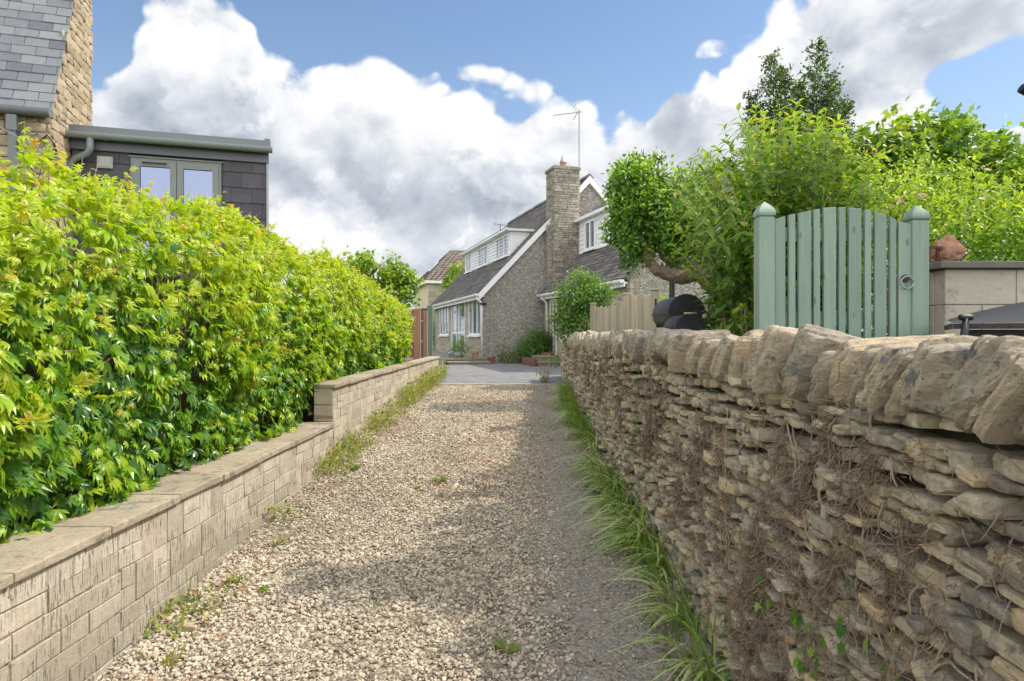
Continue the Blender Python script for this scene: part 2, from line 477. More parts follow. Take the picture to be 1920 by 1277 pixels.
    T.put(b.inputs['Normal'], T.bump(T.noise(c, 30, 5, 0.7), 0.8, 0.03))
    # leaves: tint 0 = dark, 1 = bright, as on young tips
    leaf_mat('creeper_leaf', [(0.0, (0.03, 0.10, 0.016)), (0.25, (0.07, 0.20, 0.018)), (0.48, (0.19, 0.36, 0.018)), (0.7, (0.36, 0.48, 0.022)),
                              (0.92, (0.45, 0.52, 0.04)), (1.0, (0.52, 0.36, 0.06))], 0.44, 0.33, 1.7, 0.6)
    leaf_mat('ivy_leaf', [(0.0, (0.04, 0.115, 0.022)), (0.5, (0.125, 0.28, 0.034)), (1.0, (0.34, 0.5, 0.055))], 0.42, 0.40)
    leaf_mat('butterfly_leaf', [(0.0, (0.05, 0.115, 0.03)), (0.45, (0.13, 0.25, 0.04)), (0.8, (0.28, 0.42, 0.055)), (1.0, (0.46, 0.47, 0.06))], 0.42, 0.45)
    leaf_mat('bay_leaf', [(0.0, (0.04, 0.08, 0.028)), (0.6, (0.095, 0.165, 0.045)), (1.0, (0.2, 0.29, 0.07))], 0.34, 0.4)
    leaf_mat('maple_leaf', [(0.0, (0.05, 0.125, 0.018)), (0.5, (0.15, 0.28, 0.026)), (1.0, (0.34, 0.45, 0.045))], 0.42, 0.42)
    leaf_mat('rose_leaf', [(0.0, (0.06, 0.15, 0.022)), (0.5, (0.19, 0.34, 0.035)), (1.0, (0.43, 0.53, 0.06))], 0.40, 0.42)
    leaf_mat('shrub_leaf', [(0.0, (0.035, 0.095, 0.025)), (0.5, (0.085, 0.19, 0.032)), (1.0, (0.23, 0.38, 0.05))], 0.32, 0.45)
    leaf_mat('grass_blade', [(0.0, (0.08, 0.16, 0.03)), (0.5, (0.24, 0.40, 0.06)), (0.85, (0.50, 0.60, 0.24)), (1.0, (0.6, 0.56, 0.36))], 0.35, 0.45)
    leaf_mat('weed_leaf', [(0.0, (0.07, 0.15, 0.025)), (0.5, (0.2, 0.27, 0.04)), (0.85, (0.42, 0.38, 0.08)), (1.0, (0.4, 0.22, 0.1))], 0.35, 0.5)
    leaf_mat('dry_leaf', [(0.0, (0.2, 0.09, 0.045)), (0.5, (0.34, 0.16, 0.08)), (1.0, (0.45, 0.3, 0.16))], 0.2, 0.7)
    leaf_mat('petal', [(0.0, (0.6, 0.25, 0.4)), (1.0, (0.8, 0.5, 0.65))], 0.3, 0.6)
    leaf_mat('purple_petal', [(0.0, (0.1, 0.05, 0.3)), (0.8, (0.2, 0.09, 0.42)), (1.0, (0.7, 0.2, 0.05))], 0.3, 0.6)


build_mats()

# ---------------------------------------------------------------- building blocks
ORIG = {}


def link(name, V, F, mat, parent=None, tint=None, smooth=False, loc=None, sharp=None):
    """One mesh object. V in world coordinates for a free thing or a thing's part."""
    V = np.asarray(V, dtype=np.float32).reshape(-1, 3)
    me = bpy.data.meshes.new(name)
    o = bpy.data.objects.new(name, me)
    COL.objects.link(o)
    if parent is not None:
        o.parent = parent
        org, rotated = ORIG[parent.name]
        ORIG[o.name] = (org, rotated)
        if not rotated:
            V = V - np.array(org, dtype=np.float32)
    else:
        if loc is None:
            loc = (float(V[:, 0].mean()), float(V[:, 1].mean()), float(V[:, 2].min()))
        o.location = loc
        ORIG[o.name] = (tuple(loc), False)
        V = V - np.array(loc, dtype=np.float32)
    me.vertices.add(len(V))
    me.vertices.foreach_set('co', V.ravel())
    if isinstance(F, np.ndarray):
        n, k = F.shape
        me.loops.add(n * k)
        me.loops.foreach_set('vertex_index', F.astype(np.int32).ravel())
        me.polygons.add(n)
        me.polygons.foreach_set('loop_start', np.arange(0, n * k, k, dtype=np.int32))
    else:
        tot = np.array([len(f) for f in F], dtype=np.int32)
        start = np.zeros(len(F), dtype=np.int32)
        start[1:] = np.cumsum(tot)[:-1]
        me.loops.add(int(tot.sum()))
        me.loops.foreach_set('vertex_index', np.array([i for f in F for i in f], dtype=np.int32))
        me.polygons.add(len(F))
        me.polygons.foreach_set('loop_start', start)
    me.update(calc_edges=True)
    at = me.attributes.new('tint', 'FLOAT', 'POINT')
    if tint is None:
        tint = np.full(len(V), 0.5)
    at.data.foreach_set('value', np.asarray(tint, dtype=np.float32))
    me.polygons.foreach_set('use_smooth', np.full(len(me.polygons), bool(smooth)))
    if smooth:
        if sharp:
            me.set_sharp_from_angle(angle=R(sharp))
    me.materials.append(MATS[mat])
    return o


def thing(name, loc, label, cat, group=None, rotz=0.0):
    o = bpy.data.objects.new(name, None)
    COL.objects.link(o)
    o.location = loc
    o.rotation_euler = (0, 0, rotz)
    ORIG[o.name] = (tuple(loc), True if rotz else False)
    o['label'] = label
    o['category'] = cat
    if group:
        o['group'] = group
    return o


def tag(o, label, cat, group=None, kind=None):
    o['label'] = label
    o['category'] = cat
    if group:
        o['group'] = group
    if kind:
        o['kind'] = kind
    return o


def kind(o, k, label=None, cat=None):
    o['kind'] = k
    if label:
        o['label'] = label
    if cat:
        o['category'] = cat
    return o


def bevel(o, w=0.004, seg=2):
    m = o.modifiers.new('soft edges', 'BEVEL')
    m.width = w
    m.segments = seg
    m.limit_method = 'ANGLE'
    return o


class MB:
    def __init__(self):
        self.v, self.f, self.t = [], [], []

    def add(self, V, F, t=None):
        b = len(self.v)
        if t is None:
            t = random.random()
        self.v.extend([tuple(p) for p in V])
        self.t.extend([t] * len(V))
        self.f.extend([tuple(i + b for i in f) for f in F])
        return self

    def box(self, x0, x1, y0, y1, z0, z1, t=None):
        V = [(x, y, z) for z in (z0, z1) for y in (y0, y1) for x in (x0, x1)]
        return self.add(V, [(0, 2, 3, 1), (4, 5, 7, 6), (0, 1, 5, 4), (1, 3, 7, 5), (3, 2, 6, 7), (2, 0, 4, 6)], t)

    def hexa(self, V, t=None):
        """Eight corners in the order of box()."""
        return self.add(V, [(0, 2, 3, 1), (4, 5, 7, 6), (0, 1, 5, 4), (1, 3, 7, 5), (3, 2, 6, 7), (2, 0, 4, 6)], t)

    def prism(self, poly, ext, t=None):
        """Polygon (3D points) extruded by the vector ext."""
        n = len(poly)
        e = Vector(ext)
        V = [Vector(p) for p in poly] + [Vector(p) + e for p in poly]
        F = [tuple(range(n))[::-1], tuple(range(n, 2 * n))] + [(i, (i + 1) % n, n + (i + 1) % n, n + i) for i in range(n)]
        return self.add(V, F, t)

    def tube(self, pts, r, n=8, t=None, cap=True):
        pts = [Vector(p) for p in pts]
        if not hasattr(r, '__len__'):
            r = [r] * len(pts)
        V, F = [], []
        ref = None
        for i, p in enumerate(pts):
            d = (pts[min(i + 1, len(pts) - 1)] - pts[max(i - 1, 0)]).normalized()
            if ref is None:
                ref = d.orthogonal().normalized()
            a = (ref - d * ref.dot(d))
            a = a.normalized() if a.length > 1e-6 else d.orthogonal().normalized()
            ref = a
            b = d.cross(a)
            for k in range(n):
                an = 2 * math.pi * k / n
                V.append(p + (a * math.cos(an) + b * math.sin(an)) * r[i])
        for i in range(len(pts) - 1):
            for k in range(n):
                F.append((i * n + k, i * n + (k + 1) % n, (i + 1) * n + (k + 1) % n, (i + 1) * n + k))
        if cap:
            F.append(tuple(range(n))[::-1])
            F.append(tuple(range((len(pts) - 1) * n, len(pts) * n)))
        return self.add(V, F, t)

    def lathe(self, prof, c, n=20, axis=(0, 0, 1), t=None):
        """prof: (radius, height) pairs."""
        ax = Vector(axis).normalized()
        a = ax.orthogonal().normalized()
        b = ax.cross(a)
        V, F = [], []
        for r_, h in prof:
            for k in range(n):
                an = 2 * math.pi * k / n
                V.append(Vector(c) + ax * h + (a * math.cos(an) + b * math.sin(an)) * max(r_, 1e-4))
        for i in range(len(prof) - 1):
            for k in range(n):
                F.append((i * n + k, i * n + (k + 1) % n, (i + 1) * n + (k + 1) % n, (i + 1) * n + k))
        F.append(tuple(range(n))[::-1])
        F.append(tuple(range((len(prof) - 1) * n, len(prof) * n)))
        return self.add(V, F, t)

    def turn(self, cx, cy, ang):
        ca, sa = math.cos(ang), math.sin(ang)
        self.v = [(cx + (p[0] - cx) * ca - (p[1] - cy) * sa, cy + (p[0] - cx) * sa + (p[1] - cy) * ca, p[2]) for p in self.v]
        return self

    def build(self, name, mat, parent=None, smooth=False, loc=None, sharp=None):
        return link(name, self.v, self.f, mat, parent, self.t, smooth, loc, sharp)


# value noise on numpy arrays
_H = RNG.random(4096)


def vnoise(p, scale=1.0, seed=0):
    p = np.asarray(p, dtype=np.float64) * scale + seed * 17.31 + 100.0
    i = np.floor(p).astype(np.int64)
    f = p - i
    f = f * f * (3 - 2 * f)

    def h(dx, dy, dz):
        k = ((i[:, 0] + dx) * 73856093) ^ ((i[:, 1] + dy) * 19349663) ^ ((i[:, 2] + dz) * 83492791)
        return _H[k & 4095]
    c = 0
    for dx in (0, 1):
        wx = f[:, 0] if dx else 1 - f[:, 0]
        for dy in (0, 1):
            wy = f[:, 1] if dy else 1 - f[:, 1]
            for dz in (0, 1):
                wz = f[:, 2] if dz else 1 - f[:, 2]
                c = c + wx * wy * wz * h(dx, dy, dz)
    return c


def fbm(p, scale=1.0, seed=0, oct=3):
    s, a, tot = 0, 1.0, 0
    for k in range(oct):
        s = s + a * vnoise(p, scale * 2 ** k, seed + k * 3)
        tot += a
        a *= 0.5
    return s / tot


def norm(a):
    return a / np.maximum(np.linalg.norm(a, axis=-1, keepdims=True), 1e-9)


def cube_sphere(n):
    V, F, idx = [], [], {}

    def vid(p):
        k = tuple(np.round(p, 5))
        if k not in idx:
            idx[k] = len(V)
            V.append(p)
        return idx[k]
    lin = np.linspace(-1, 1, n + 1)
    for ax in range(3):
        for sg in (-1, 1):
            for i in range(n):
                for j in range(n):
                    q = []
                    for (a, b) in ((i, j), (i + 1, j), (i + 1, j + 1), (i, j + 1)):
                        p = [0, 0, 0]
                        p[ax] = sg
                        p[(ax + 1) % 3] = lin[a]
                        p[(ax + 2) % 3] = lin[b]
                        q.append(vid(p))
                    F.append(q if sg > 0 else q[::-1])
    return np.array(V, dtype=float), np.array(F)


CS = {n: cube_sphere(n) for n in (3, 5, 10, 16)}


def stone(n, cuts=6, power=6.0, rough=0.10, lo=0.62, hi=0.95, rng=RNG):
    """A broken stone in the unit cube: a rounded block with faces split off it and a rough skin."""
    V, F = CS[n]
    d = norm(V)
    X = d / (np.sum(np.abs(d) ** power, axis=1, keepdims=True) ** (1 / power))
    for k in range(cuts):
        nn = norm(rng.normal(size=3))
        off = rng.uniform(lo, hi) * np.max(X @ nn)
        e = np.maximum(0, X @ nn - off)
        X = X - e[:, None] * nn[None, :] * 0.96
    s = rng.integers(0, 1000)
    X = X * (1 + rough * (fbm(d, 2.2, s, 3)[:, None] - 0.5) * 2)
    if n >= 10:                                               # splintery skin on the big stones
        X = X * (1 + 0.09 * (fbm(X * np.array([1, 1, .55]), 5.0, s + 40, 4) - 0.5)[:, None])
        X = X + 0.05 * np.sin(X[:, 1:2] * 9 + 4 * fbm(X, 1.5, s, 2)[:, None]) * np.array([.6, .2, .6])
    X = X + rough * 0.25 * (np.stack([fbm(d, 6, s + 9 + k, 2) for k in range(3)], 1) - 0.5)
    return X, F


# ---- leaves
LEAF8 = (np.array([(0, 0, 0), (.3, .20, .05), (.62, .19, .03), (1, 0, -.12), (.62, -.19, .03), (.3, -.20, .05), (.3, 0, 0), (.62, 0, -.03)]),
         np.array([(0, 6, 1), (0, 5, 6), (1, 6, 7), (1, 7, 2), (6, 5, 4), (6, 4, 7), (2, 7, 3), (7, 4, 3)]))
LANCE = (np.array([(0, 0, 0), (.28, .16, .03), (.6, .135, -.02), (1, 0, -.22), (.6, -.135, -.02), (.28, -.16, .03), (.28, 0, .0), (.6, 0, -.06)]), LEAF8[1])
LEAF2 = (np.array([(0, 0, 0), (.5, .27, .07), (1, 0, -.06), (.5, -.27, .07)]), np.array([(0, 2, 1), (0, 3, 2)]))
ROUND = (np.array([(0, 0, 0), (.15, .30, .05), (.6, .38, .03), (1, 0, -.08), (.6, -.38, .03), (.15, -.30, .05)]),
         np.array([(0, 3, 1), (1, 3, 2), (0, 5, 3), (5, 4, 3)]))
LOBED = (np.array([(0, 0, 0), (-.05, .28, .03), (.28, .24, .03), (.35, .52, .0), (.6, .2, 0), (1, 0, -.1), (.6, -.2, 0), (.35, -.52, 0), (.28, -.24, .03), (-.05, -.28, .03)]),
         np.array([(0, 2, 1), (0, 4, 2), (2, 4, 3), (0, 5, 4), (0, 6, 5), (0, 8, 6), (8, 7, 6), (0, 9, 8)]))


def palmate(fan=1.0, slim=1.0):
    V, F = [], []
    leaf = np.array([(0, 0, 0), (.34, .115, .035), (.62, .15, .03), (1, 0, -.14), (.62, -.15, .03), (.34, -.115, .035), (.34, 0, 0), (.62, 0, -.02)])
    leaf = leaf * np.array([1, slim, 1])
    for k, an in enumerate((-66 * fan, -33 * fan, 0, 35 * fan, 70 * fan)):
        s = (0.66, 0.92, 1.0, 0.88, 0.6)[k]
        ca, sa = math.cos(R(an)), math.sin(R(an))
        v = leaf * s
        w = np.stack([v[:, 0] * ca - v[:, 1] * sa, v[:, 0] * sa + v[:, 1] * ca, v[:, 2] - 0.14 * (v[:, 0]) ** 2], 1)
        F.append(LEAF8[1] + 8 * k)
        V.append(w)
    return np.concatenate(V), np.concatenate(F)


PALM = palmate()
HANGING = palmate(0.62, 0.85)


def place(tmpl, pos, ax, nr, size, tint):
    V, F = tmpl
    ax = norm(ax)
    nr = norm(nr - ax * np.sum(nr * ax, 1, keepdims=True))
    by = np.cross(nr, ax)
    M = np.stack([ax, by, nr], axis=2)                       # columns
    W = np.einsum('nij,kj->nki', M, V) * size[:, None, None] + pos[:, None, :]
    n, k = len(pos), len(V)
    FF = (F[None] + (np.arange(n) * k)[:, None, None]).reshape(-1, F.shape[1])
    return W.reshape(-1, 3), FF, np.repeat(tint, k)


def merge(parts):
    Vs, Fs, Ts, b = [], [], [], 0
    for V, F, t in parts:
        Vs.append(V)
        Fs.append(F + b)
        Ts.append(t)
        b += len(V)
    return np.concatenate(Vs), np.concatenate(Fs), np.concatenate(Ts)


def clumpy(lobes, per_m3, leaves, spread, size, tmpl, tint=(0.15, 0.75), shell=0.55, gap=0.42, gscale=1.6, droop=0.25, young=0.0, seed=1, up=0.6, flat=1.0):
    """Leaf clumps filling a set of (centre, radii) lobes, uneven and with gaps."""
    rng = np.random.default_rng(seed)
    out = []
    for li, (c, r) in enumerate(lobes):
        c = np.array(c, dtype=float)
        r = np.array(r if hasattr(r, '__len__') else (r, r, r), dtype=float)
        n = max(6, int(per_m3 * r[0] * r[1] * r[2] * 4.19))
        d = norm(rng.normal(size=(n, 3)))
        rad = shell + (1 - shell) * rng.random(n) ** 0.7
        inner = rng.random(n) < 0.28
        rad[inner] *= rng.random(inner.sum()) ** 0.4
        rad *= 0.86 + 0.30 * fbm(d, 2.4, seed + li, 2)
        tw = c + d * rad[:, None] * r
        keep = fbm(tw, gscale, seed + 5, 2) > gap - 0.12 * (rng.random(n))
        tw, d, rad = tw[keep], d[keep], rad[keep]
        n = len(tw)
        ttw = np.clip(rng.normal(0.0, 0.16, n) + tint[0] + (tint[1] - tint[0]) * np.clip(0.5 * rad ** 2 + 0.35 * d[:, 2] + 0.1, 0, 1), 0, 1)  # tint lower inside and underneath each lobe, higher outside and on top
        k = leaves
        pos = np.repeat(tw, k, 0) + rng.normal(size=(n * k, 3)) * spread * np.array([1, 1, flat])
        out_d = np.repeat(d, k, 0)
        ax = out_d * 0.5 + rng.normal(size=(n * k, 3)) * 0.75 + np.array([0, 0, -droop])
        nr = out_d * 0.5 + np.array([0, 0, up]) + rng.normal(size=(n * k, 3)) * 0.55
        sz = size * (0.6 + 0.7 * rng.random(n * k))
        t = np.clip(np.repeat(ttw, k) + rng.normal(0, 0.10, n * k), 0, 1)
        if young > 0:
            y = rng.random(n * k) < young
            t[y] = np.clip(0.85 + 0.2 * rng.random(y.sum()), 0, 1)
        out.append(place(tmpl, pos, ax, nr, sz, t))
    return merge(out)


def bez(a, b, c, n=8):
    a, b, c = Vector(a), Vector(b), Vector(c)
    return [a * (1 - t) ** 2 + b * 2 * t * (1 - t) + c * t * t for t in [i / (n - 1) for i in range(n)]]


def wander(pts, amt):
    return [Vector(p) + Vector((random.uniform(-amt, amt), random.uniform(-amt, amt), random.uniform(-amt, amt))) * (0 if i == 0 else 1) for i, p in enumerate(pts)]


def blades(base, direc, length, width, droop, tint, segs=5):
    """Grass-like ribbons: base (n,3), horizontal lean (n,3)."""
    n = len(base)
    rows = []
    side = norm(np.cross(direc, np.array([0, 0, 1.0])))
    for k in range(segs + 1):
        s = k / segs
        p = base + direc * (length * (s * 0.35 + droop * s ** 1.7))[:, None] + np.array([0, 0, 1.0]) * (length * (s * 0.95 - droop * 1.05 * s ** 2.2))[:, None]
        w = (width * (1 - s ** 2.2) * 0.5 + 0.0004)[:, None]
        rows.append(np.stack([p - side * w, p + side * w], 1))
    V = np.stack(rows, 1).reshape(n, -1, 3)
    F = []
    for k in range(segs):
        a = 2 * k
        F.append((a, a + 1, a + 3, a + 2))
    F = np.array(F)
    m = V.shape[1]
    FF = (F[None] + (np.arange(n) * m)[:, None, None]).reshape(-1, 4)
    return V.reshape(-1, 3), FF, np.repeat(tint, m)


# ---------------------------------------------------------------- setting: ground
GY = [-60, -6, 0, 3, 7.2, 13.5, 15.7, 19.4, 30, 60, 400]
GZ = [-0.5, -0.35, -0.2, 0.0, 0.33, 0.57, 0.63, 0.64, 0.66, 0.7, 0.7]


def gz(y):
    return float(np.interp(y, GY, GZ))


def sheet(name, xs, ys, dz, mat, jit=0.0):
    V, F = [], []
    for y in ys:
        for x in xs:
            V.append((x, y, gz(y) + dz + (random.uniform(-jit, jit) if jit else 0)))
    n = len(xs)
    for j in range(len(ys) - 1):
        for i in range(n - 1):
            a = j * n + i
            F.append((a, a + 1, a + n + 1, a + n))
    return link(name, V, F, mat, None, None, True, (0, 0, 0))


gr = sheet('ground', [-900, -100, -20, -2.4, 1.3, 20, 100, 900], [-900, -60, -6, 0, 3, 7.2, 13.5, 15.7, 19.4, 30, 60, 400, 900], -0.02, 'field')
kind(gr, 'structure')
dr = sheet('gravel_drive', list(np.linspace(-2.05, 1.25, 34)), list(np.linspace(-4, 13.52, 170)), 0.0, 'gravel_bed', 0.006)
kind(dr, 'structure')
pv = sheet('paved_yard', [-5.5, -3, 0, 2.2], [13.6, 15.7, 17.5, 19.4, 24], 0.004, 'paving_block')
kind(pv, 'structure')
# a raised garden behind the stone wall
b = MB()
b.box(1.42, 30, -6, 16.0, -0.6, 0.74)
gd = b.build('garden_terrace', 'field', None, False, (10, 5, 0))
kind(gd, 'structure')
b = MB()
x = -2.0
pts = []
for i in range(22):                                           # edging course between gravel and paving
    x0, x1 = -2.25 + i * 0.155, -2.25 + i * 0.155 + 0.148
    b.box(x0, x1, 13.46 + 0.02 * math.sin(i * .9), 13.60, gz(13.5) - 0.05, gz(13.5) + 0.022 + random.uniform(0, .006))
kb = b.build('paving_edge', 'kerb_stone', None, False)
kind(kb, 'structure')


def gravel():
    rng = np.random.default_rng(3)
    tm = []
    for k in range(10):
        X, F = stone(3, 5, 4, 0.12, 0.6, 0.9, rng)
        tm.append((X, F))
    ico = []
    for k in range(8):                                        # far stones: few faces
        V = np.array([(0, 0, 1), (1, 0, 0), (0, 1, 0), (-1, 0, 0), (0, -1, 0), (0, 0, -1)], float) * (0.75 + 0.5 * rng.random((6, 1))) + rng.normal(0, .12, (6, 3))
        ico.append((V, np.array([(0, 1, 2), (0, 2, 3), (0, 3, 4), (0, 4, 1), (5, 2, 1), (5, 3, 2), (5, 4, 3), (5, 1, 4)])))
    out4, out3 = [], []
    zones = [(-2.0, 1.0, 1.8, 4.4, 36000, 0.0073, tm, 4), (-2.0, 1.0, 4.4, 7.5, 30000, 0.0096, ico, 3), (-2.0, 1.0, 7.5, 13.4, 26000, 0.0118, ico, 3)]
    for x0, x1, y0, y1, n, sz, bank, k in zones:
        x = rng.uniform(x0, x1, n)
        y = rng.uniform(y0, y1, n)
        # thin on the trodden wheel track
        trk = np.clip((x - 0.0) / 0.35, 0, 1)
        keep = rng.random(n) > 0.74 * trk
        x, y = x[keep], y[keep]
        n = len(x)
        s = sz * np.exp(rng.normal(0, 0.32, n)) * (1 - 0.30 * np.clip((x - 0.0) / 0.4, 0, 1))
        z = np.interp(y, GY, GZ) + s * 0.25 + 0.004
        pos = np.stack([x, y, z], 1)
        ax = rng.normal(size=(n, 3)) * np.array([1, 1, .35])
        nr = np.array([0, 0, 1.0]) + rng.normal(size=(n, 3)) * 0.35
        t = np.clip(rng.normal(0.5, 0.29, n) + 0.6 * (fbm(pos, 0.9, 5, 3) - .5) - .12 * trk[keep], 0, 1)
        bi = rng.integers(0, len(bank), n)
        for q in range(len(bank)):
            mk = bi == q
            V, F = bank[q]
            sc = np.array([1.0, 0.8, 0.62])
            r = place((V * sc, F), pos[mk], ax[mk], nr[mk], s[mk], t[mk])
            (out4 if k == 4 else out3).append(r)
    o = []
    V, F, t = merge(out4)
    F3 = np.concatenate([F[:, [0, 1, 2]], F[:, [0, 2, 3]]])
    V2, F2, t2 = merge(out3)
    Va, Fa, ta = merge([(V, F3, t), (V2, F2, t2)])
    return link('gravel', Va, Fa, 'gravel_stone', None, ta, False, (0, 0, 0))


kind(gravel(), 'stuff', 'loose buff gravel chippings covering the drive between the walls', 'gravel')


def litter():
    rng = np.random.default_rng(8)
    n = 2600
    x = np.concatenate([rng.normal(-0.45, 0.42, n), rng.normal(-1.75, 0.16, 900), rng.normal(0.35, 0.3, 250)])
    y = np.concatenate([rng.uniform(5.5, 13.0, n), rng.uniform(2.6, 11, 900), rng.uniform(3, 12, 250)])
    k = (fbm(np.stack([x, y, x * 0], 1), 1.3, 2, 2) > 0.46) & (x > -1.95) & (x < 0.95)
    x, y = x[k], y[k]
    n = len(x)
    pos = np.stack([x, y, np.interp(y, GY, GZ) + 0.014 + 0.012 * rng.random(n)], 1)
    ax = rng.normal(size=(n, 3)) * np.array([1, 1, .25])
    nr = np.array([0, 0, 1.0]) + rng.normal(size=(n, 3)) * 0.4
    V, F, t = place(ROUND, pos, ax, nr, 0.012 + 0.02 * rng.random(n), rng.random(n))
    return link('leaf_litter', V, F, 'dry_leaf', None, t, False, (0, 0, 0))


kind(litter(), 'stuff', 'dry reddish leaf litter scattered on the gravel', 'leaf litter')


# ---------------------------------------------------------------- left garden wall
def left_wall():
    root = thing('garden_wall', (-2.12, 8.0, 0.2), 'low buff block wall stepping up once, coped with thin slabs, under the creeper hedge', 'wall')
    m = MB()
    core = MB()

    def run(y0, y1, top, seed, end):
        rnd = random.Random(seed)
        xf = -2.0
        core.hexa([(xf - 0.20, y0, -0.5), (xf - 0.004, y0, -0.5), (xf - 0.20, y1, -0.5), (xf - 0.004, y1, -0.5),
                   (xf - 0.20, y0, top), (xf - 0.004, y0, top), (xf - 0.20, y1, top), (xf - 0.004, y1, top)], 0.5)
        z = top
        while z > -0.4:
            h = rnd.choice([0.205, 0.205, 0.14, 0.10])
            y = y0 + (0 if end else rnd.uniform(-0.2, 0))
            while y < y1 - 0.02:
                w = rnd.choice([rnd.uniform(0.12, 0.2), rnd.uniform(0.2, 0.36)])
                ya, yb = max(y, y0), min(y + w, y1)
                if yb - ya < 0.03:
                    y += w
                    continue
                halves = [(0, h)] if (rnd.random() < 0.5 or h < 0.13) else [(0, h * 0.5), (h * 0.5, h)]
                for a, c in halves:
                    g = rnd.uniform(0.002, 0.005)
                    d = rnd.uniform(-0.003, 0.005)
                    zt, zb = z - a - g, z - c + g
                    j = [rnd.uniform(-0.005, 0.005) for _ in range(4)]
                    m.hexa([(xf - 0.05, ya + g, zb), (xf + d, ya + g + j[0], zb + j[1]), (xf - 0.05, yb - g, zb), (xf + d, yb - g + j[2], zb + j[3]),
                            (xf - 0.05, ya + g, zt), (xf + d, ya + g + j[0], zt + j[1]), (xf - 0.05, yb - g, zt), (xf + d, yb - g + j[2], zt - abs(j[3]))], rnd.random())
                y += w
            z -= h
    run(0.5, 6.84, 0.655, 4, False)
    run(6.86, 15.7, 1.06, 9, True)
    # squared end of the taller length, facing the camera
    m.box(-2.20, -2.0, 6.835, 6.858, 0.705, 0.88, 0.2)
    m.box(-2.20, -2.0, 6.835, 6.858, 0.887, 1.058, 0.35)
    o = m.build('blockwork', 'split_block', root)
    bevel(o, 0.0022, 1)
    core.build('mortar_core', 'mortar', root)
    rnd = random.Random(5)
    y = 0.6
    while y < 6.82:
        w = rnd.uniform(0.52, 0.66)
        y1 = min(y + w, 6.83)
        s = MB()
        a, c, e = rnd.uniform(-.006, .006), rnd.uniform(-.004, .004), rnd.uniform(-.004, .004)
        s.hexa([(-2.36, y + .003, .658), (-1.97 + a, y + .003, .658 + c), (-2.36, y1 - .003, .658), (-1.97 + a, y1 - .003, .658 + e),
                (-2.36, y + .003, .703), (-1.97 + a, y + .003, .702 + c), (-2.36, y1 - .003, .703), (-1.97 + a, y1 - .003, .702 + e)], rnd.random())
        bevel(s.build('coping_slab', 'coping_slab', root), 0.007, 2)
        y = y1
    y = 6.82
    while y < 15.7:
        w = rnd.uniform(0.55, 0.66)
        y1 = min(y + w, 15.73)
        s = MB()
        a, c, e = rnd.uniform(-.006, .006), rnd.uniform(-.004, .004), rnd.uniform(-.004, .004)
        s.hexa([(-2.23, y + .003, 1.063), (-1.97 + a, y + .003, 1.063 + c), (-2.23, y1 - .003, 1.063), (-1.97 + a, y1 - .003, 1.063 + e),
                (-2.23, y + .003, 1.105), (-1.97 + a, y + .003, 1.105 + c), (-2.23, y1 - .003, 1.105), (-1.97 + a, y1 - .003, 1.105 + e)], rnd.random())
        bevel(s.build('coping_slab', 'coping_slab', root), 0.006, 2)
        y = y1


left_wall()


# ---------------------------------------------------------------- right dry stone wall
def wall_x(y):
    return 0.97 + 0.05 * math.sin(y * 0.55 + 0.4) + 0.02 * math.sin(y * 1.7)


def wall_top(y):
    return float(np.interp(y, [-3, 6, 9, 12, 15.6], [1.425, 1.425, 1.42, 1.40, 1.30]))


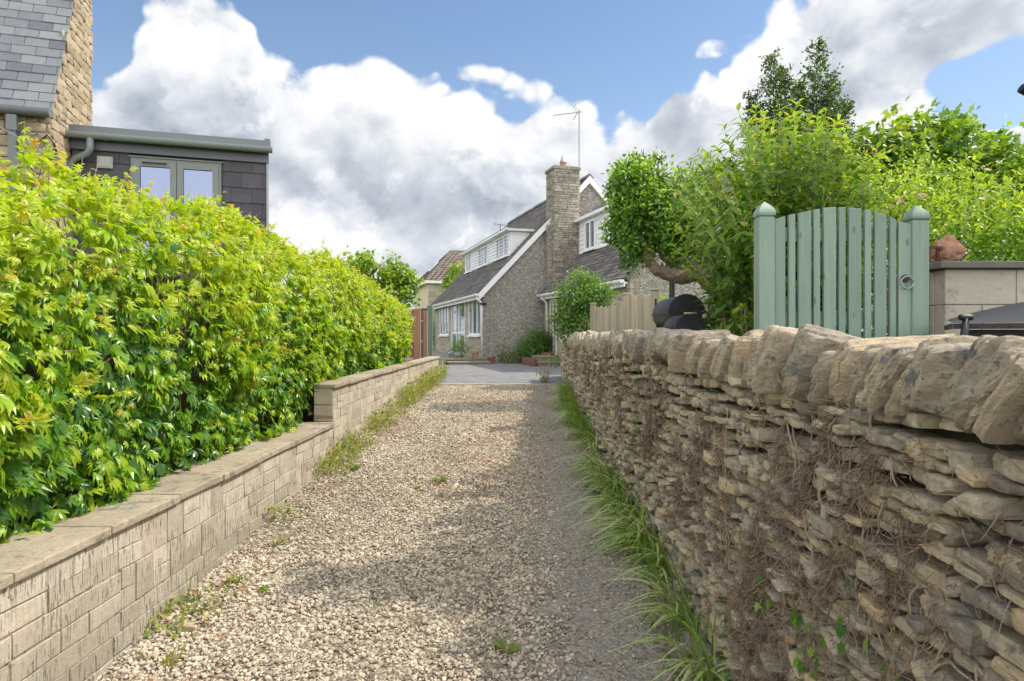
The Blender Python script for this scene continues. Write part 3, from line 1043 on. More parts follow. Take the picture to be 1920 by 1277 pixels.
def right_wall():
    root = thing('dry_stone_wall', (1.2, 6.0, 0.2), 'dry stone wall topped with tilted upright coping stones, strewn with dead ivy', 'wall')
    rng = np.random.default_rng(21)
    # heart of the wall, well behind the faces
    ys = np.linspace(-2, 15.45, 60)
    V, F = [], []
    for y in ys:
        x = wall_x(y)
        V += [(x + 0.07, y, -0.5), (x + 0.5, y, -0.5), (x + 0.09, y, wall_top(y) + 0.03), (x + 0.42, y, wall_top(y) + 0.03)]
    for i in range(len(ys) - 1):
        a = 4 * i
        F += [(a, a + 4, a + 6, a + 2), (a + 1, a + 3, a + 7, a + 5), (a + 2, a + 6, a + 7, a + 3)]
    F += [(0, 2, 3, 1), (len(V) - 4, len(V) - 3, len(V) - 1, len(V) - 2)]
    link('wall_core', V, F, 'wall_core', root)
    bank = [stone(5, 6, 14.0, 0.055, 0.66, 0.97, rng) for _ in range(80)]
    out = []
    y_end = 15.45
    z_lev = {}
    # rough courses, each with its own height and a little waviness
    z = 1.43
    ci = 0
    while z > -0.35:
        h = float(rng.choice([0.022, 0.027, 0.033, 0.04, 0.05, 0.066], p=[.13, .20, .22, .2, .15, .10]))
        y = -1.5 - rng.random() * 0.3
        while y < y_end:
            far = y > 7
            L = float(rng.uniform(1.0, 3.6) * h ** 0.5 * 0.165 + 0.03) * (1.15 if far else 1.0)
            L = min(L, y_end + 0.02 - y)
            if L < 0.03:
                break
            yc = y + L / 2
            g = gz(yc)
            dz = 0.016 * math.sin(yc * 2.3 + ci * 1.3) + 0.012 * math.sin(yc * 5.1 + ci * 2.7)
            zt = z + dz + (wall_top(yc) - 1.425)
            hh = h
            if zt - h > g - 0.12:
                split = 1
                r = rng.random()
                if h > 0.05 and r < 0.4:
                    split = 2
                for sp in range(split):
                    sh = hh / split
                    zc = zt - sh * (sp + 0.5)
                    X, FF = bank[rng.integers(0, len(bank))]
                    X = X * np.array([rng.choice([-1, 1]), rng.choice([-1, 1]), 1.0])
                    dim = np.array([0.075 + 0.02 * rng.random(), L * 0.5 * 0.97, sh * 0.5 * 0.96])
                    Xs = X * dim
                    tilt = rng.normal(0.0, 0.055) + 0.01
                    if rng.random() < 0.10:
                        tilt += rng.normal(0, 0.28)
                    ct, st = math.cos(tilt), math.sin(tilt)
                    yy = Xs[:, 1] * ct - Xs[:, 2] * st
                    zz = Xs[:, 1] * st + Xs[:, 2] * ct
                    tz = rng.normal(0, 0.12)
                    xx = Xs[:, 0] * math.cos(tz) - yy * math.sin(tz)
                    yy = Xs[:, 0] * math.sin(tz) + yy * math.cos(tz)
                    px = wall_x(yc) + 0.075 + rng.normal(0.0, 0.019) + 0.03 * (1.43 - zc) * 0
                    W = np.stack([xx + px, yy + yc, zz + zc], 1)
                    det = X[:, 0:1] * 0
                    t = np.clip(rng.normal(0.48, 0.32), 0, 1)
                    # mirrored stones would turn inside out: flip their faces
                    flip = (np.sign(X[:, 0] @ bank[0][0][:, 0]) < 0)
                    out.append((W, FF, np.full(len(W), t)))
            y += L
        z -= h
        ci += 1
    V, F, t = merge(out)
    link('stonework', V, F, 'limestone', root, t, False)
    # the rounded stones of the far end face
    # coping stones standing on edge, leaning
    y = 0.15
    stones = []
    rnd = random.Random(12)
    while y < 15.45:
        th = rnd.uniform(0.055, 0.115) if y < 4 else (rnd.uniform(0.15, 0.22) if y < 9 else rnd.uniform(0.22, 0.30))
        stones.append((y, th))
        y += th * 0.97
    lean_noise = 0.42
    k = 0
    for (y, th) in stones[:100]:
        X, FF = stone(16 if y < 5 else 10, 6, 14.0, 0.055, 0.62, 0.96, rng)
        lean_noise = 0.75 * lean_noise + 0.25 * rnd.uniform(0.2, 0.75)
        ln = lean_noise + rnd.uniform(-0.06, 0.06)
        H = rnd.uniform(0.165, 0.195) * (1.0 if y < 9 else 0.92)
        if rnd.random() < 0.12:
            H *= 1.14
        W = rnd.uniform(0.34, 0.42)
        d = X * np.array([W * 0.5 * rnd.uniform(.96, 1.06), th * 0.475, H * 0.56])
        # crest narrows so that each stone ends in an uneven point or a flat
        tp = np.clip(X[:, 2], 0, 1)
        d[:, 0] *= 1 - 0.12 * tp
        d[:, 1] *= 1 - 0.10 * tp
        d[:, 2] += tp * (rnd.uniform(-.05, .02) * X[:, 0] + 0.022 * (fbm(X, 2.2, k, 2) - .5))
        a = -ln                                            # tops lean back towards the camera
        yy = d[:, 1] * math.cos(a) + d[:, 2] * math.sin(a)
        zz = -d[:, 1] * math.sin(a) + d[:, 2] * math.cos(a)
        tz = rnd.gauss(0, 0.13)
        xx = d[:, 0] * math.cos(tz) - yy * math.sin(tz)
        yy = d[:, 0] * math.sin(tz) + yy * math.cos(tz)
        base = wall_top(y)
        zz = zz - zz.min() + base - 0.02
        cx = wall_x(y) + W * 0.5 - 0.055 + rnd.gauss(0, 0.026)
        Wd = np.stack([xx + cx, yy + y + th / 2, zz], 1)
        link('coping_stone', Wd, FF, 'coping_limestone', root, np.full(len(Wd), rnd.random()), False)
        k += 1
    return root


right_wall()


def dead_ivy():
    """Fuzzy dead aerial roots and bare stems clinging to the wall face."""
    rng = np.random.default_rng(33)
    rnd = random.Random(33)
    hair, stems = [], MB()
    P0, D0, L0, T0 = [], [], [], []
    # bands of dead root: (y, z top, z bottom, width, density)
    bands = [(1.85, 1.16, 0.28, 0.10, 420), (2.08, 0.96, 0.22, 0.12, 480), (2.35, 1.30, 0.70, 0.07, 260), (2.52, 1.02, 0.12, 0.13, 620), (2.75, .80, .1, .1, 420), (2.3, 0.7, .3, .14, 360),
             (1.62, 1.0, 0.45, 0.10, 260), (1.98, 1.42, 1.12, 0.05, 150), (3.1, 1.28, 0.5, 0.14, 420), (3.5, 1.2, 0.45, 0.16, 460), (4.0, 1.1, 0.5, 0.2, 380),
             (4.8, 1.35, 0.75, 0.35, 420), (5.8, 1.38, 0.8, 0.4, 420), (7.0, 1.38, 0.85, 0.5, 380), (8.6, 1.36, 0.95, 0.8, 380), (10.6, 1.35, 1.0, 1.0, 320), (1.4, .9, .6, .07, 120)]
    mats = [((2.36, 1.22), (2.95, 0.25), 0.075, 1500), ((2.04, 1.36), (2.38, 0.88), 0.05, 800), ((1.80, 1.34), (2.06, 0.80), 0.05, 900), ((1.66, 1.18), (1.76, 0.82), 0.04, 500),
            ((2.55, .75), (2.75, .22), .07, 700), ((3.3, 1.2), (3.9, .55), .16, 900), ((4.3, 1.25), (5.0, .7), .2, 800)]
    for (ya, za), (yb, zb), w, n in mats:                     # thick hanging mats
        s = rng.random(n)
        y = ya + (yb - ya) * s + .03 * np.sin(s * 14 + ya) + rng.normal(0, w * .5, n)
        z = za + (zb - za) * s + rng.normal(0, .02, n)
        P0.append(np.stack([np.array([wall_x(v) for v in y]) + .01 - .055 * rng.random(n) ** 1.4, y, z], 1))
        D0.append(norm(np.stack([rng.normal(-.25, .5, n), rng.normal(0, .7, n), rng.normal(-.5, .7, n)], 1)))
        L0.append(rng.uniform(.02, .06, n))
        T0.append(np.clip(rng.normal(.35, .25, n), 0, 1))
    for (yc, zt, zb, w, n) in bands:
        n = int(n * .72)
        sl = rnd.uniform(-0.15, 0.15)
        s = rng.random(n)
        z = zt + (zb - zt) * s
        y = yc + sl * (s - .5) + 0.05 * np.sin(z * 9 + yc) + rng.normal(0, w * 0.5, n)
        x = np.array([wall_x(v) for v in y]) - 0.005 - 0.022 * rng.random(n)
        P0.append(np.stack([x, y, z], 1))
        d = np.stack([-0.25 - 0.45 * rng.random(n), rng.normal(0, 0.8, n), rng.normal(-0.35, 0.75, n)], 1)
        D0.append(norm(d))
        L0.append(rng.uniform(0.025, 0.085, n) * (1 + 0.25 * (yc > 4)))
        T0.append(np.clip(rng.normal(0.5, 0.3, n), 0, 1))
        for q in range(2 if yc < 4 else 1):
            yy = yc + rnd.uniform(-w, w) * 0.8
            pts = []
            zz = zt
            while zz > zb:
                pts.append((wall_x(yy) - 0.012 - rnd.uniform(0, .012), yy, zz))
                zz -= rnd.uniform(0.02, 0.055)
                yy += rnd.uniform(-0.035, 0.035)
            if len(pts) > 2:
                stems.tube(pts, [rnd.uniform(0.0018, 0.0042)] * len(pts), 5)
    for k in range(150):                                      # loose tufts caught between the stones
        yc, zc = rnd.uniform(1.1, 1.0 + 8 * rnd.random() ** 1.3 + .3), rnd.uniform(0.15, 1.42)
        zc = max(zc, gz(yc) + .12)
        n = 22
        y = yc + rng.normal(0, .035, n)
        z = zc + rng.normal(0, .045, n)
        P0.append(np.stack([wall_x(yc) - 0.006 - 0.02 * rng.random(n), y, z], 1))
        D0.append(norm(np.stack([-0.3 - 0.4 * rng.random(n), rng.normal(0, 0.8, n), rng.normal(-0.2, 0.8, n)], 1)))
        L0.append(rng.uniform(0.02, 0.07, n))
        T0.append(np.clip(rng.normal(0.55, 0.3, n), 0, 1))
    p, d, L, t = np.concatenate(P0), np.concatenate(D0), np.concatenate(L0), np.concatenate(T0)
    n = len(p)
    rows = []
    curl = norm(rng.normal(size=(n, 3)))
    side = norm(np.cross(d, curl))
    wd = 0.0011 + 0.0009 * rng.random(n)
    wd = wd * np.clip(p[:, 1] / 2.4, 1, 3.2)
    for k in range(5):
        s = k / 4
        c = p + d * (L * s)[:, None] + curl * (L * 0.45 * s * s)[:, None]
        w = (wd * (1 - 0.6 * s))[:, None]
        rows.append(np.stack([c - side * w, c + side * w], 1))
    V = np.stack(rows, 1).reshape(-1, 3)
    F0 = np.array([(2 * k, 2 * k + 1, 2 * k + 3, 2 * k + 2) for k in range(4)])
    F = (F0[None] + (np.arange(n) * 10)[:, None, None]).reshape(-1, 4)
    o = link('dead_ivy_roots', V, F, 'ivy_root', None, np.repeat(t, 10), False, (1, 3, 0.5))
    kind(o, 'stuff', 'brown fuzzy dead ivy roots matted over the dry stone wall', 'dead ivy')
    # bare twisting stems over the upper right of the wall and over the coping, forking as they go
    def creep(y, z, an, n, r0, depth=0):
        pts = []
        turn = rnd.uniform(-.12, .12)
        for q in range(n):
            xo = wall_x(y) - (0.012 if z < 1.42 else 0.05) - 0.008 * math.sin(q * .7)
            pts.append((xo, y, z))
            turn = 0.82 * turn + rnd.uniform(-.11, .11)
            an += turn
            y += 0.014 * math.cos(an)
            z = min(z + 0.014 * math.sin(an), 1.60)
            if depth < 2 and rnd.random() < .05:
                creep(y, z, an + rnd.choice([-.7, .7]), n // 2, r0 * .6, depth + 1)
        if len(pts) > 3:
            stems.tube(pts, [r0 * (1 - .7 * i / len(pts)) for i in range(len(pts))], 5)
    for k in range(26):
        creep(rnd.uniform(1.05, 3.4), rnd.uniform(0.7, 1.45), rnd.choice([1.57, -1.57, .3, 2.8]) + rnd.uniform(-.6, .6), rnd.randint(14, 34), rnd.uniform(.0022, .0055))
    for k in range(34):                                       # along the foot of the coping
        creep(rnd.uniform(1.1, 7), rnd.uniform(1.32, 1.46), rnd.uniform(-.5, .5), rnd.randint(10, 30), rnd.uniform(.002, .0055))
    o = stems.build('dead_ivy_stems', 'ivy_stem', None, True, (1, 3, 0.6))
    kind(o, 'stuff', 'bare pale ivy stems twisting over the stones of the wall', 'dead ivy')


dead_ivy()


def ivy_sprigs():
    spots = [(2.18, 0.52, 20, .13, 'fresh ivy sprig with dark leaves low on the near stone wall'), (1.72, 0.60, 44, .15, 'largest fresh ivy sprig, hanging on the wall at lower right'),
             (2.55, 0.62, 8, .10, 'small ivy sprig above the grass on the stone wall'), (3.0, 0.3, 8, .1, 'ivy sprig at the foot of the wall beside arching grass'),
             (1.62, 0.32, 4, .05, 'tiny ivy sprig near the bottom right of the stone wall'), (5.2, 0.95, 26, .25, 'leafy ivy patch on the middle of the stone wall'), (6.4, 1.0, 26, .3, 'leafy ivy patch toward the far part of the stone wall'),
             (1.98, 0.72, 5, .08, 'few ivy leaves among dead roots on the near wall')]
    for (y, z, n, sp, lab) in spots:
        rng = np.random.default_rng(int(y * 100))
        root = thing('ivy_sprig', (wall_x(y), y, z), lab, 'ivy', 'fresh ivy sprigs on the stone wall')
        yy = y + rng.normal(0, sp * .55, n)
        zz = z + rng.normal(0, sp * .9, n)
        pos = np.stack([np.array([wall_x(v) for v in yy]) - 0.03 - .03 * rng.random(n), yy, zz], 1)
        ax = np.stack([-.3 + 0 * yy, rng.normal(0, .6, n), -0.8 + rng.normal(0, .4, n)], 1)
        nr = np.stack([-1 + 0 * yy, rng.normal(0, .4, n), .4 + rng.normal(0, .3, n)], 1)
        V, F, t = place(LOBED, pos, ax, nr, 0.026 + 0.030 * rng.random(n), rng.random(n) * .8)
        link('leaves', V, F, 'ivy_leaf', root, t)
        m = MB()
        for q in range(max(2, n // 4)):
            a = pos[q]
            m.tube([(wall_x(y) - .02, y + random.uniform(-.02, .02), z + sp), (wall_x(y) - .03, (y + a[1]) / 2, (z + a[2]) / 2 + .02), a], .002, 4)
        m.build('stem', 'ivy_stem', root)


ivy_sprigs()


def wall_grass():
    rng = np.random.default_rng(5)
    B, D, L, Wd, Dr, Tn = [], [], [], [], [], []
    yc = 2.62
    while yc < 12.4:
        m = fbm(np.array([[yc, 0, 0]]), 1.1, 4, 2)[0]
        if m > .45 or rng.random() < .28:
            k = int(rng.integers(8, 19) * (1.2 if m > .5 else .8))
            big = rng.uniform(.75, 1.25)
            x0 = wall_x(yc) - rng.uniform(.02, .15)
            lean = norm(np.array([-1.0, rng.normal(-.45, .5), 0]))
            base = np.stack([x0 + rng.normal(0, .022, k), yc + rng.normal(0, .035, k), np.full(k, gz(yc))], 1)
            B.append(base)
            D.append(norm(lean + np.stack([rng.normal(0, .5, k), rng.normal(0, .6, k), np.zeros(k)], 1)))
            L.append(rng.uniform(.20, .46, k) * big)
            Wd.append(rng.uniform(.014, .026, k))
            Dr.append(rng.uniform(.5, .95, k))
            Tn.append(np.clip(rng.normal(.72, .22, k) + rng.normal(0, .12), 0, 1))
        yc += rng.uniform(.035, .11)
    V, F, t = blades(*[np.concatenate(q) for q in (B, D, L, Wd, Dr, Tn)], 6)
    o = link('verge_grass', V, F, 'grass_blade', None, t, False, (0.9, 6, 0.2))
    kind(o, 'stuff', 'long pale green grass arching over the gravel along the stone wall', 'grass')
    n = 1500
    y = rng.uniform(2.5, 12.6, n)
    y = y[fbm(np.stack([y, y * 0 + 8, y * 0], 1), 2.0, 9, 2) > .5]
    n = len(y)
    pos = np.stack([np.array([wall_x(v) for v in y]) - .01 - .32 * rng.random(n) ** 1.4, y, np.interp(y, GY, GZ) + .015 + .07 * rng.random(n) ** 1.5], 1)
    V, F, t = place(LEAF8, pos, rng.normal(size=(n, 3)) + np.array([-.6, 0, .2]), rng.normal(size=(n, 3)) * .4 + np.array([-.2, 0, 1.0]), .025 + .045 * rng.random(n), np.clip(rng.normal(.35, .2, n), 0, 1))
    o = link('low_weeds', V, F, 'weed_leaf', None, t, False, (.8, 6, .2))
    kind(o, 'stuff', 'low broad leaved weeds between the grass tufts along the stone wall', 'weeds')
    # fine upright dark stalks
    n = 700
    y = np.concatenate([rng.uniform(2.6, 6, 260), rng.uniform(7.5, 12.5, 700)])
    n = len(y)
    x = np.array([wall_x(v) for v in y]) - 0.02 - 0.22 * rng.random(n) ** 1.2
    base = np.stack([x, y, np.interp(y, GY, GZ)], 1)
    d = norm(np.stack([-.6 + rng.normal(0, .5, n), rng.normal(0, .6, n), 0 * y], 1))
    V, F, t = blades(base, d, rng.uniform(0.2, 0.48, n), rng.uniform(.004, .008, n), rng.uniform(.05, .3, n), np.clip(rng.normal(.25, .15, n), 0, 1), 5)
    o = link('verge_stalks', V, F, 'grass_blade', None, t, False, (0.9, 7, 0.2))
    kind(o, 'stuff', 'thin dark green upright stalks among the grass along the stone wall', 'grass')


wall_grass()


def weeds():
    rng = np.random.default_rng(41)
    # ragged weeds along the foot of the left wall: a continuous strip nobody could count
    n = 5200
    y = 2.9 + (15.3 - 2.9) * rng.random(n) ** 0.85
    keep = fbm(np.stack([y, y * 0 + 3, y * 0], 1), 2.2, 6, 2) + 0.032 * (y - 6) + rng.normal(0, .05, n) > 0.545
    y = y[keep]
    n = len(y)
    x = -1.98 + 0.30 * rng.random(n) ** 1.6
    hgt = np.clip(.05 + .03 * (y - 3), .05, .30) * rng.random(n) ** .8
    z = np.interp(y, GY, GZ) + 0.01 + hgt
    pos = np.stack([x, y, z], 1)
    ax = rng.normal(size=(n, 3)) + np.array([.4, 0, .3])
    nr = rng.normal(size=(n, 3)) * .5 + np.array([.2, 0, 1])
    V1, F1, t1 = place(LEAF2, pos, ax, nr, 0.025 + 0.035 * rng.random(n), np.clip(rng.normal(.55, .22, n), 0, 1))
    n2 = 1500
    y2 = 3.4 + 11.5 * rng.random(n2) ** .7
    keep = fbm(np.stack([y2, y2 * 0 + 3, y2 * 0], 1), 2.2, 6, 2) + 0.04 * (y2 - 6) > 0.50
    y2 = y2[keep]
    n2 = len(y2)
    base = np.stack([-1.98 + .26 * rng.random(n2) ** 1.4, y2, np.interp(y2, GY, GZ)], 1)
    d = norm(rng.normal(size=(n2, 3)) * np.array([1, 1, 0]) + np.array([.4, 0, 0]))
    V2, F2, t2 = blades(base, d, rng.uniform(.08, .34, n2), rng.uniform(.003, .007, n2), rng.uniform(.05, .5, n2), np.clip(rng.normal(.6, .25, n2), 0, 1), 4)
    F1q = np.concatenate([F1, F1[:, 2:3]], 1)
    F2t = np.concatenate([F2[:, [0, 1, 2]], F2[:, [0, 2, 3]]])
    V, F, t = merge([(V1, F1, t1), (V2, F2t, t2)])
    o = link('verge_weeds', V, F, 'weed_leaf', None, t, False, (-1.9, 8, .3))
    kind(o, 'stuff', 'yellowish weeds and grass growing along the foot of the block wall', 'weeds')
    # single weeds in the gravel
    spots = [(665, 882, 'bright green dandelion-like rosette on the gravel by the block wall', 0.09, 24), (825, 905, 'straggly green weed in the middle of the gravel drive', .09, 20),
             (783, 918, 'small low weed just left of the middle of the drive', .05, 9), (950, 1225, 'broad leaved weed on the gravel at the bottom of the photo', .08, 10),
             (320, 1245, 'spiky grass tuft at the bottom left of the drive', .07, 24), (500, 1112, 'small green weed beside the block wall', .06, 12),
             (440, 1095, 'dry yellowing grass tuft beside the block wall', .09, 30), (520, 1022, 'upright bright grass tuft by the wall foot', .08, 26), (700, 817, 'low green weed beside the wall further up', .06, 14)]
    for (px, py, lab, r_, n) in spots:
        # walk down the sight line to the ground
        Y = 3.0
        for _ in range(40):
            Y = (CAMZ - gz(Y)) * 1200 / (py - 628)
        c = P(px, py, Y)
        c.z = gz(Y)
        root = thing('weed', c, lab, 'weed', 'weeds growing in the gravel')
        rg = np.random.default_rng(px)
        if 'grass' in lab:
            d = norm(rg.normal(size=(n, 3)) * np.array([1, 1, 0]))
            base = np.array(c) + rg.normal(size=(n, 3)) * np.array([.02, .02, 0])
            V, F, t = blades(base, d, rg.uniform(.05, .15, n), rg.uniform(.004, .007, n), rg.uniform(.1, .6, n), np.clip(rg.normal(.65, .2, n), 0, 1), 4)
        else:
            an = rg.random(n) * 6.28
            ax = np.stack([np.cos(an), np.sin(an), .25 + .3 * rg.random(n)], 1)
            pos = np.array(c) + ax * 0.3 * r_ * rg.random((n, 1)) + np.array([0, 0, .012])
            V, F, t = place(LEAF8, pos, ax, np.tile(np.array([0, 0, 1.0]), (n, 1)) + rg.normal(size=(n, 3)) * .2, r_ * (.5 + .6 * rg.random(n)), np.clip(rg.normal(.35, .15, n), 0, 1))
        link('leaves', V, F, 'weed_leaf', root, t)
        m = MB()
        m.tube([c, (c.x, c.y, c.z + .03)], .004, 5)
        m.build('stem', 'cane', root)
    # a loose flat stone against the wall
    X, FF = stone(5, 6, 5, .1)
    c = P(352, 1134, 1.0)
    Y = 3.45
    link_o = link('loose_stone', X * np.array([.06, .035, .018]) + np.array([(352 - 975) / 1200 * Y, Y, gz(Y) + .018]), FF, 'coping_limestone', None, np.full(len(X), .9), True, None, 34)
    tag(link_o, 'flat buff stone lying on the gravel against the block wall', 'stone')


weeds()


# ---------------------------------------------------------------- creeper hedge and its fence
def hedge_top(y):
    return float(np.interp(y, [0, 2.4, 3.0, 3.3, 3.8, 4.5, 5.6, 6.5, 7.8, 10, 11.4, 12.4], [2.3, 2.34, 2.36, 2.5, 2.44, 2.50, 2.58, 2.52, 2.52, 2.50, 2.38, 2.2]))


def hedge():
    root = thing('creeper_hedge', (-2.5, 7, 0.7), 'thick bright green creeper with five fingered leaves covering the fence above the block wall', 'hedge')
    rng = np.random.default_rng(11)
    parts = []

    def surf(y, s):
        """Point and outward direction on the billowing face; s runs from the foot (0) over the crest (1)."""
        n = len(y)
        top = np.array([hedge_top(v) for v in y])
        bot = np.where(y < 6.86, 0.75, 1.12) + 0.04 * np.sin(y * 3.1)
        lump = fbm(np.stack([y, s * 2.0, y * 0], 1), 1.5, 3, 3) - 0.5
        lump2 = fbm(np.stack([y, s * 2.0, y * 0 + 5], 1), 4.0, 7, 2) - 0.5
        z = bot + (top - bot) * np.minimum(s, 1.0)
        over = np.maximum(s - 0.82, 0) / 0.18
        x = -2.28 + 0.32 * lump + 0.13 * lump2 - 0.30 * over ** 1.6 + 0.10 * np.sin(np.clip(s, 0, 1) * 3.0)
        foot = np.clip((0.10 - s) / 0.10, 0, 1)
        x = x + 0.03 * foot
        z = z - 0.05 * foot * (lump + .6)
        z = z + 0.22 * lump * np.clip(s * 2 - 1, 0, 1)
        out = np.stack([1.0 - 0.75 * np.clip(over, 0, 1), lump * 0.8, 0.15 + 0.9 * np.clip(over, 0, 1)], 1)
        return np.stack([x, y, z], 1), norm(out), lump, lump2

    def leafset(n, ylo, yhi, size, depth, tmean, seed, tm=PALM, smin=-0.02, pw=1.0):
        rg = np.random.default_rng(seed)
        y = ylo + (yhi - ylo) * rg.random(n)
        s = smin + (1.03 - smin) * rg.random(n) ** pw
        p, o, l1, l2 = surf(y, s)
        keep = (l2 > -0.14) | (rg.random(n) < 0.22)
        p, o, l1, l2, s = p[keep], o[keep], l1[keep], l2[keep], s[keep]
        n = len(p)
        p = p - o * (depth * rg.random(n) ** 1.5)[:, None]
        ax = o * 0.55 + np.array([0, 0, -0.75]) + rg.normal(size=(n, 3)) * np.array([.45, .65, .45])
        up = s > 0.86
        ax[up] += np.array([0, 0, 0.75])
        nr = o * 0.9 + np.array([.2, 0, 0.55]) + rg.normal(size=(n, 3)) * 0.42
        sz = size * (0.6 + 0.75 * rg.random(n))
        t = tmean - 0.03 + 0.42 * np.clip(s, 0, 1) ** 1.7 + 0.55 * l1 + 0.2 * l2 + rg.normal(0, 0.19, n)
        return place(tm, p, ax, nr, sz, np.clip(t, 0.0, 0.86))
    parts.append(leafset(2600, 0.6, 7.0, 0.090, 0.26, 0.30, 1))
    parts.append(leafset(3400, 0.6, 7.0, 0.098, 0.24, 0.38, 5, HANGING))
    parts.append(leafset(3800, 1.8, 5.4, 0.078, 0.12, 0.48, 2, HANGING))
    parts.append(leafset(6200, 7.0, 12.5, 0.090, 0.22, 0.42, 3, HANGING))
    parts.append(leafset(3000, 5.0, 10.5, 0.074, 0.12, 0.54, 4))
    # young tips: small, yellow to orange, standing out of the surface
    rg = np.random.default_rng(77)
    n = 1700
    y = 0.8 + 11.7 * rg.random(n)
    s = 1 - 0.75 * rg.random(n) ** 1.6
    p, o, l1, l2 = surf(y, s)
    m = rg.random(n) < 0.25 + 0.75 * s ** 2
    p, o, s = p[m], o[m], s[m]
    n = len(p)
    tipdir = norm(o * 0.8 + np.array([0, 0, 0.6]) + rg.normal(size=(n, 3)) * .45)
    tw = MB()
    base_t = np.clip(rg.normal(0.74, 0.07, n), .55, .88)
    base_t[rg.random(n) < .06] = .93
    for k in range(5):
        f = 0.02 + 0.028 * k
        pos = p + tipdir * f + np.array([0, 0, -.5]) * (f ** 2)
        an = rg.normal(size=(n, 3))
        ax = tipdir * 0.7 + an * 0.7 + np.array([0, 0, -.1])
        parts.append(place(PALM, pos, ax, o + np.array([0, 0, .8]) + rg.normal(size=(n, 3)) * .4, (0.068 - 0.010 * k) * (0.7 + .6 * rg.random(n)), np.clip(base_t + 0.022 * k + rg.normal(0, .06, n), 0, 1)))
    for i in range(0, n, 2):
        a = Vector(p[i])
        d = Vector(tipdir[i])
        L = 0.12 + 0.1 * rg.random()
        tw.tube([a - d * .08, a + d * L * .5, a + d * L + Vector((0, 0, -.02))], [.0022, .0016, .0008], 4)
    # tall shoots breaking the skyline
    for i in range(40):
        y0 = 1.6 + 10.6 * rg.random()
        pz, oo, _, _ = surf(np.array([y0]), np.array([1.0]))
        a = Vector(pz[0]) + Vector((rg.normal(0, .08), 0, 0))
        L = 0.08 + 0.16 * rg.random()
        if 2.9 < y0 < 3.6:
            L += .1
        e = a + Vector((rg.normal(.04, .07), rg.normal(0, .1), L))
        tw.tube([a - Vector((0, 0, .15)), (a + e) / 2 + Vector((rg.normal(0, .02), 0, 0)), e], [.003, .002, .001], 5)
        k = 7
        f = np.linspace(0.15, 1.0, k)[:, None]
        pos = np.array(a) * (1 - f) + np.array(e) * f
        ax = rg.normal(size=(k, 3)) + np.array([.2, 0, 0])
        parts.append(place(PALM, pos, ax, np.tile(np.array([.3, 0, 1.0]), (k, 1)) + rg.normal(size=(k, 3)) * .4, np.linspace(.085, .035, k), np.linspace(.55, .93, k)))
    V, F, t = merge(parts)
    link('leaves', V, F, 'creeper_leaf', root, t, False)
    # old woody vines behind the leaves
    rnd = random.Random(4)
    for i in range(70):
        y = rnd.uniform(1.2, 12.3)
        z0 = 0.72 if y < 6.86 else 1.1
        pts = [(-2.50, y, z0)]
        zz, yy = z0, y
        while zz < hedge_top(y) - .25:
            zz += rnd.uniform(.15, .3)
            yy += rnd.uniform(-.15, .15)
            pts.append((-2.44 + rnd.uniform(-.07, .12), yy, zz))
        tw.tube(pts, [rnd.uniform(.004, .009)] * len(pts), 5)
    tw.build('stems', 'ivy_stem', root, True)


hedge()


def hedge_fence():
    root = thing('board_fence', (-2.62, 7, 0.6), 'dark weathered board fence behind the creeper, glimpsed at its foot', 'fence')
    m = MB()
    y = 0.5
    rnd = random.Random(2)
    while y < 12.4:
        w = 0.10
        top = hedge_top(y) - 0.45
        m.box(-2.60 + rnd.uniform(-.006, .006), -2.575, y, y + w - .012, 0.3, top)
        y += w
    m.build('boards', 'dark_board', root)
    for z in (0.9, 1.7):
        m = MB()
        m.box(-2.66, -2.605, 0.5, 12.4, z, z + .08)
        m.build('rail', 'dark_board', root)
    for k in range(7):
        m = MB()
        yy = 0.6 + k * 1.93
        m.box(-2.76, -2.665, yy, yy + .095, -.2, hedge_top(yy) - .5)
        m.build('fence_post', 'dark_board', root)


hedge_fence()


# ---------------------------------------------------------------- helpers for houses
def tiled(mb, a, b_, slope, rows, tile, th=0.035, rnd=random, gap=0.006, lift=None, jag=0.0):
    """Rows of single tiles on a slope. a,b_: ends of the eave line; slope: vector from eave to top."""
    a, b_, slope = Vector(a), Vector(b_), Vector(slope)
    ln = (b_ - a)
    L = ln.length
    e = ln.normalized()
    sl = slope.length
    sd = slope.normalized()
    nn = e.cross(sd).normalized()
    if nn.z < 0:
        nn = -nn
    h = sl / rows
    for r_ in range(rows):
        off = (0.5 if r_ % 2 else 0.0) * tile + rnd.uniform(-.02, .02) * tile
        x = -off
        while x < L:
            x0, x1 = max(x, 0), min(x + tile, L)
            if x1 - x0 > 0.02:
                y0 = r_ * h + rnd.uniform(-jag, jag)
                y1 = min((r_ + 1.25) * h, sl)
                p = lambda xx, yy, zz: a + e * xx + sd * yy + nn * zz
                t0 = th * (1 + rnd.uniform(-.25, .25))
                g = gap * 0.5
                mb.hexa([p(x0 + g, y0, 0.0), p(x1 - g, y0, 0.0), p(x0 + g, y1, -0.004), p(x1 - g, y1, -0.004),
                         p(x0 + g, y0, t0), p(x1 - g, y0, t0), p(x0 + g, y1, 0.004), p(x1 - g, y1, 0.004)], rnd.random())
            x += tile
    return mb


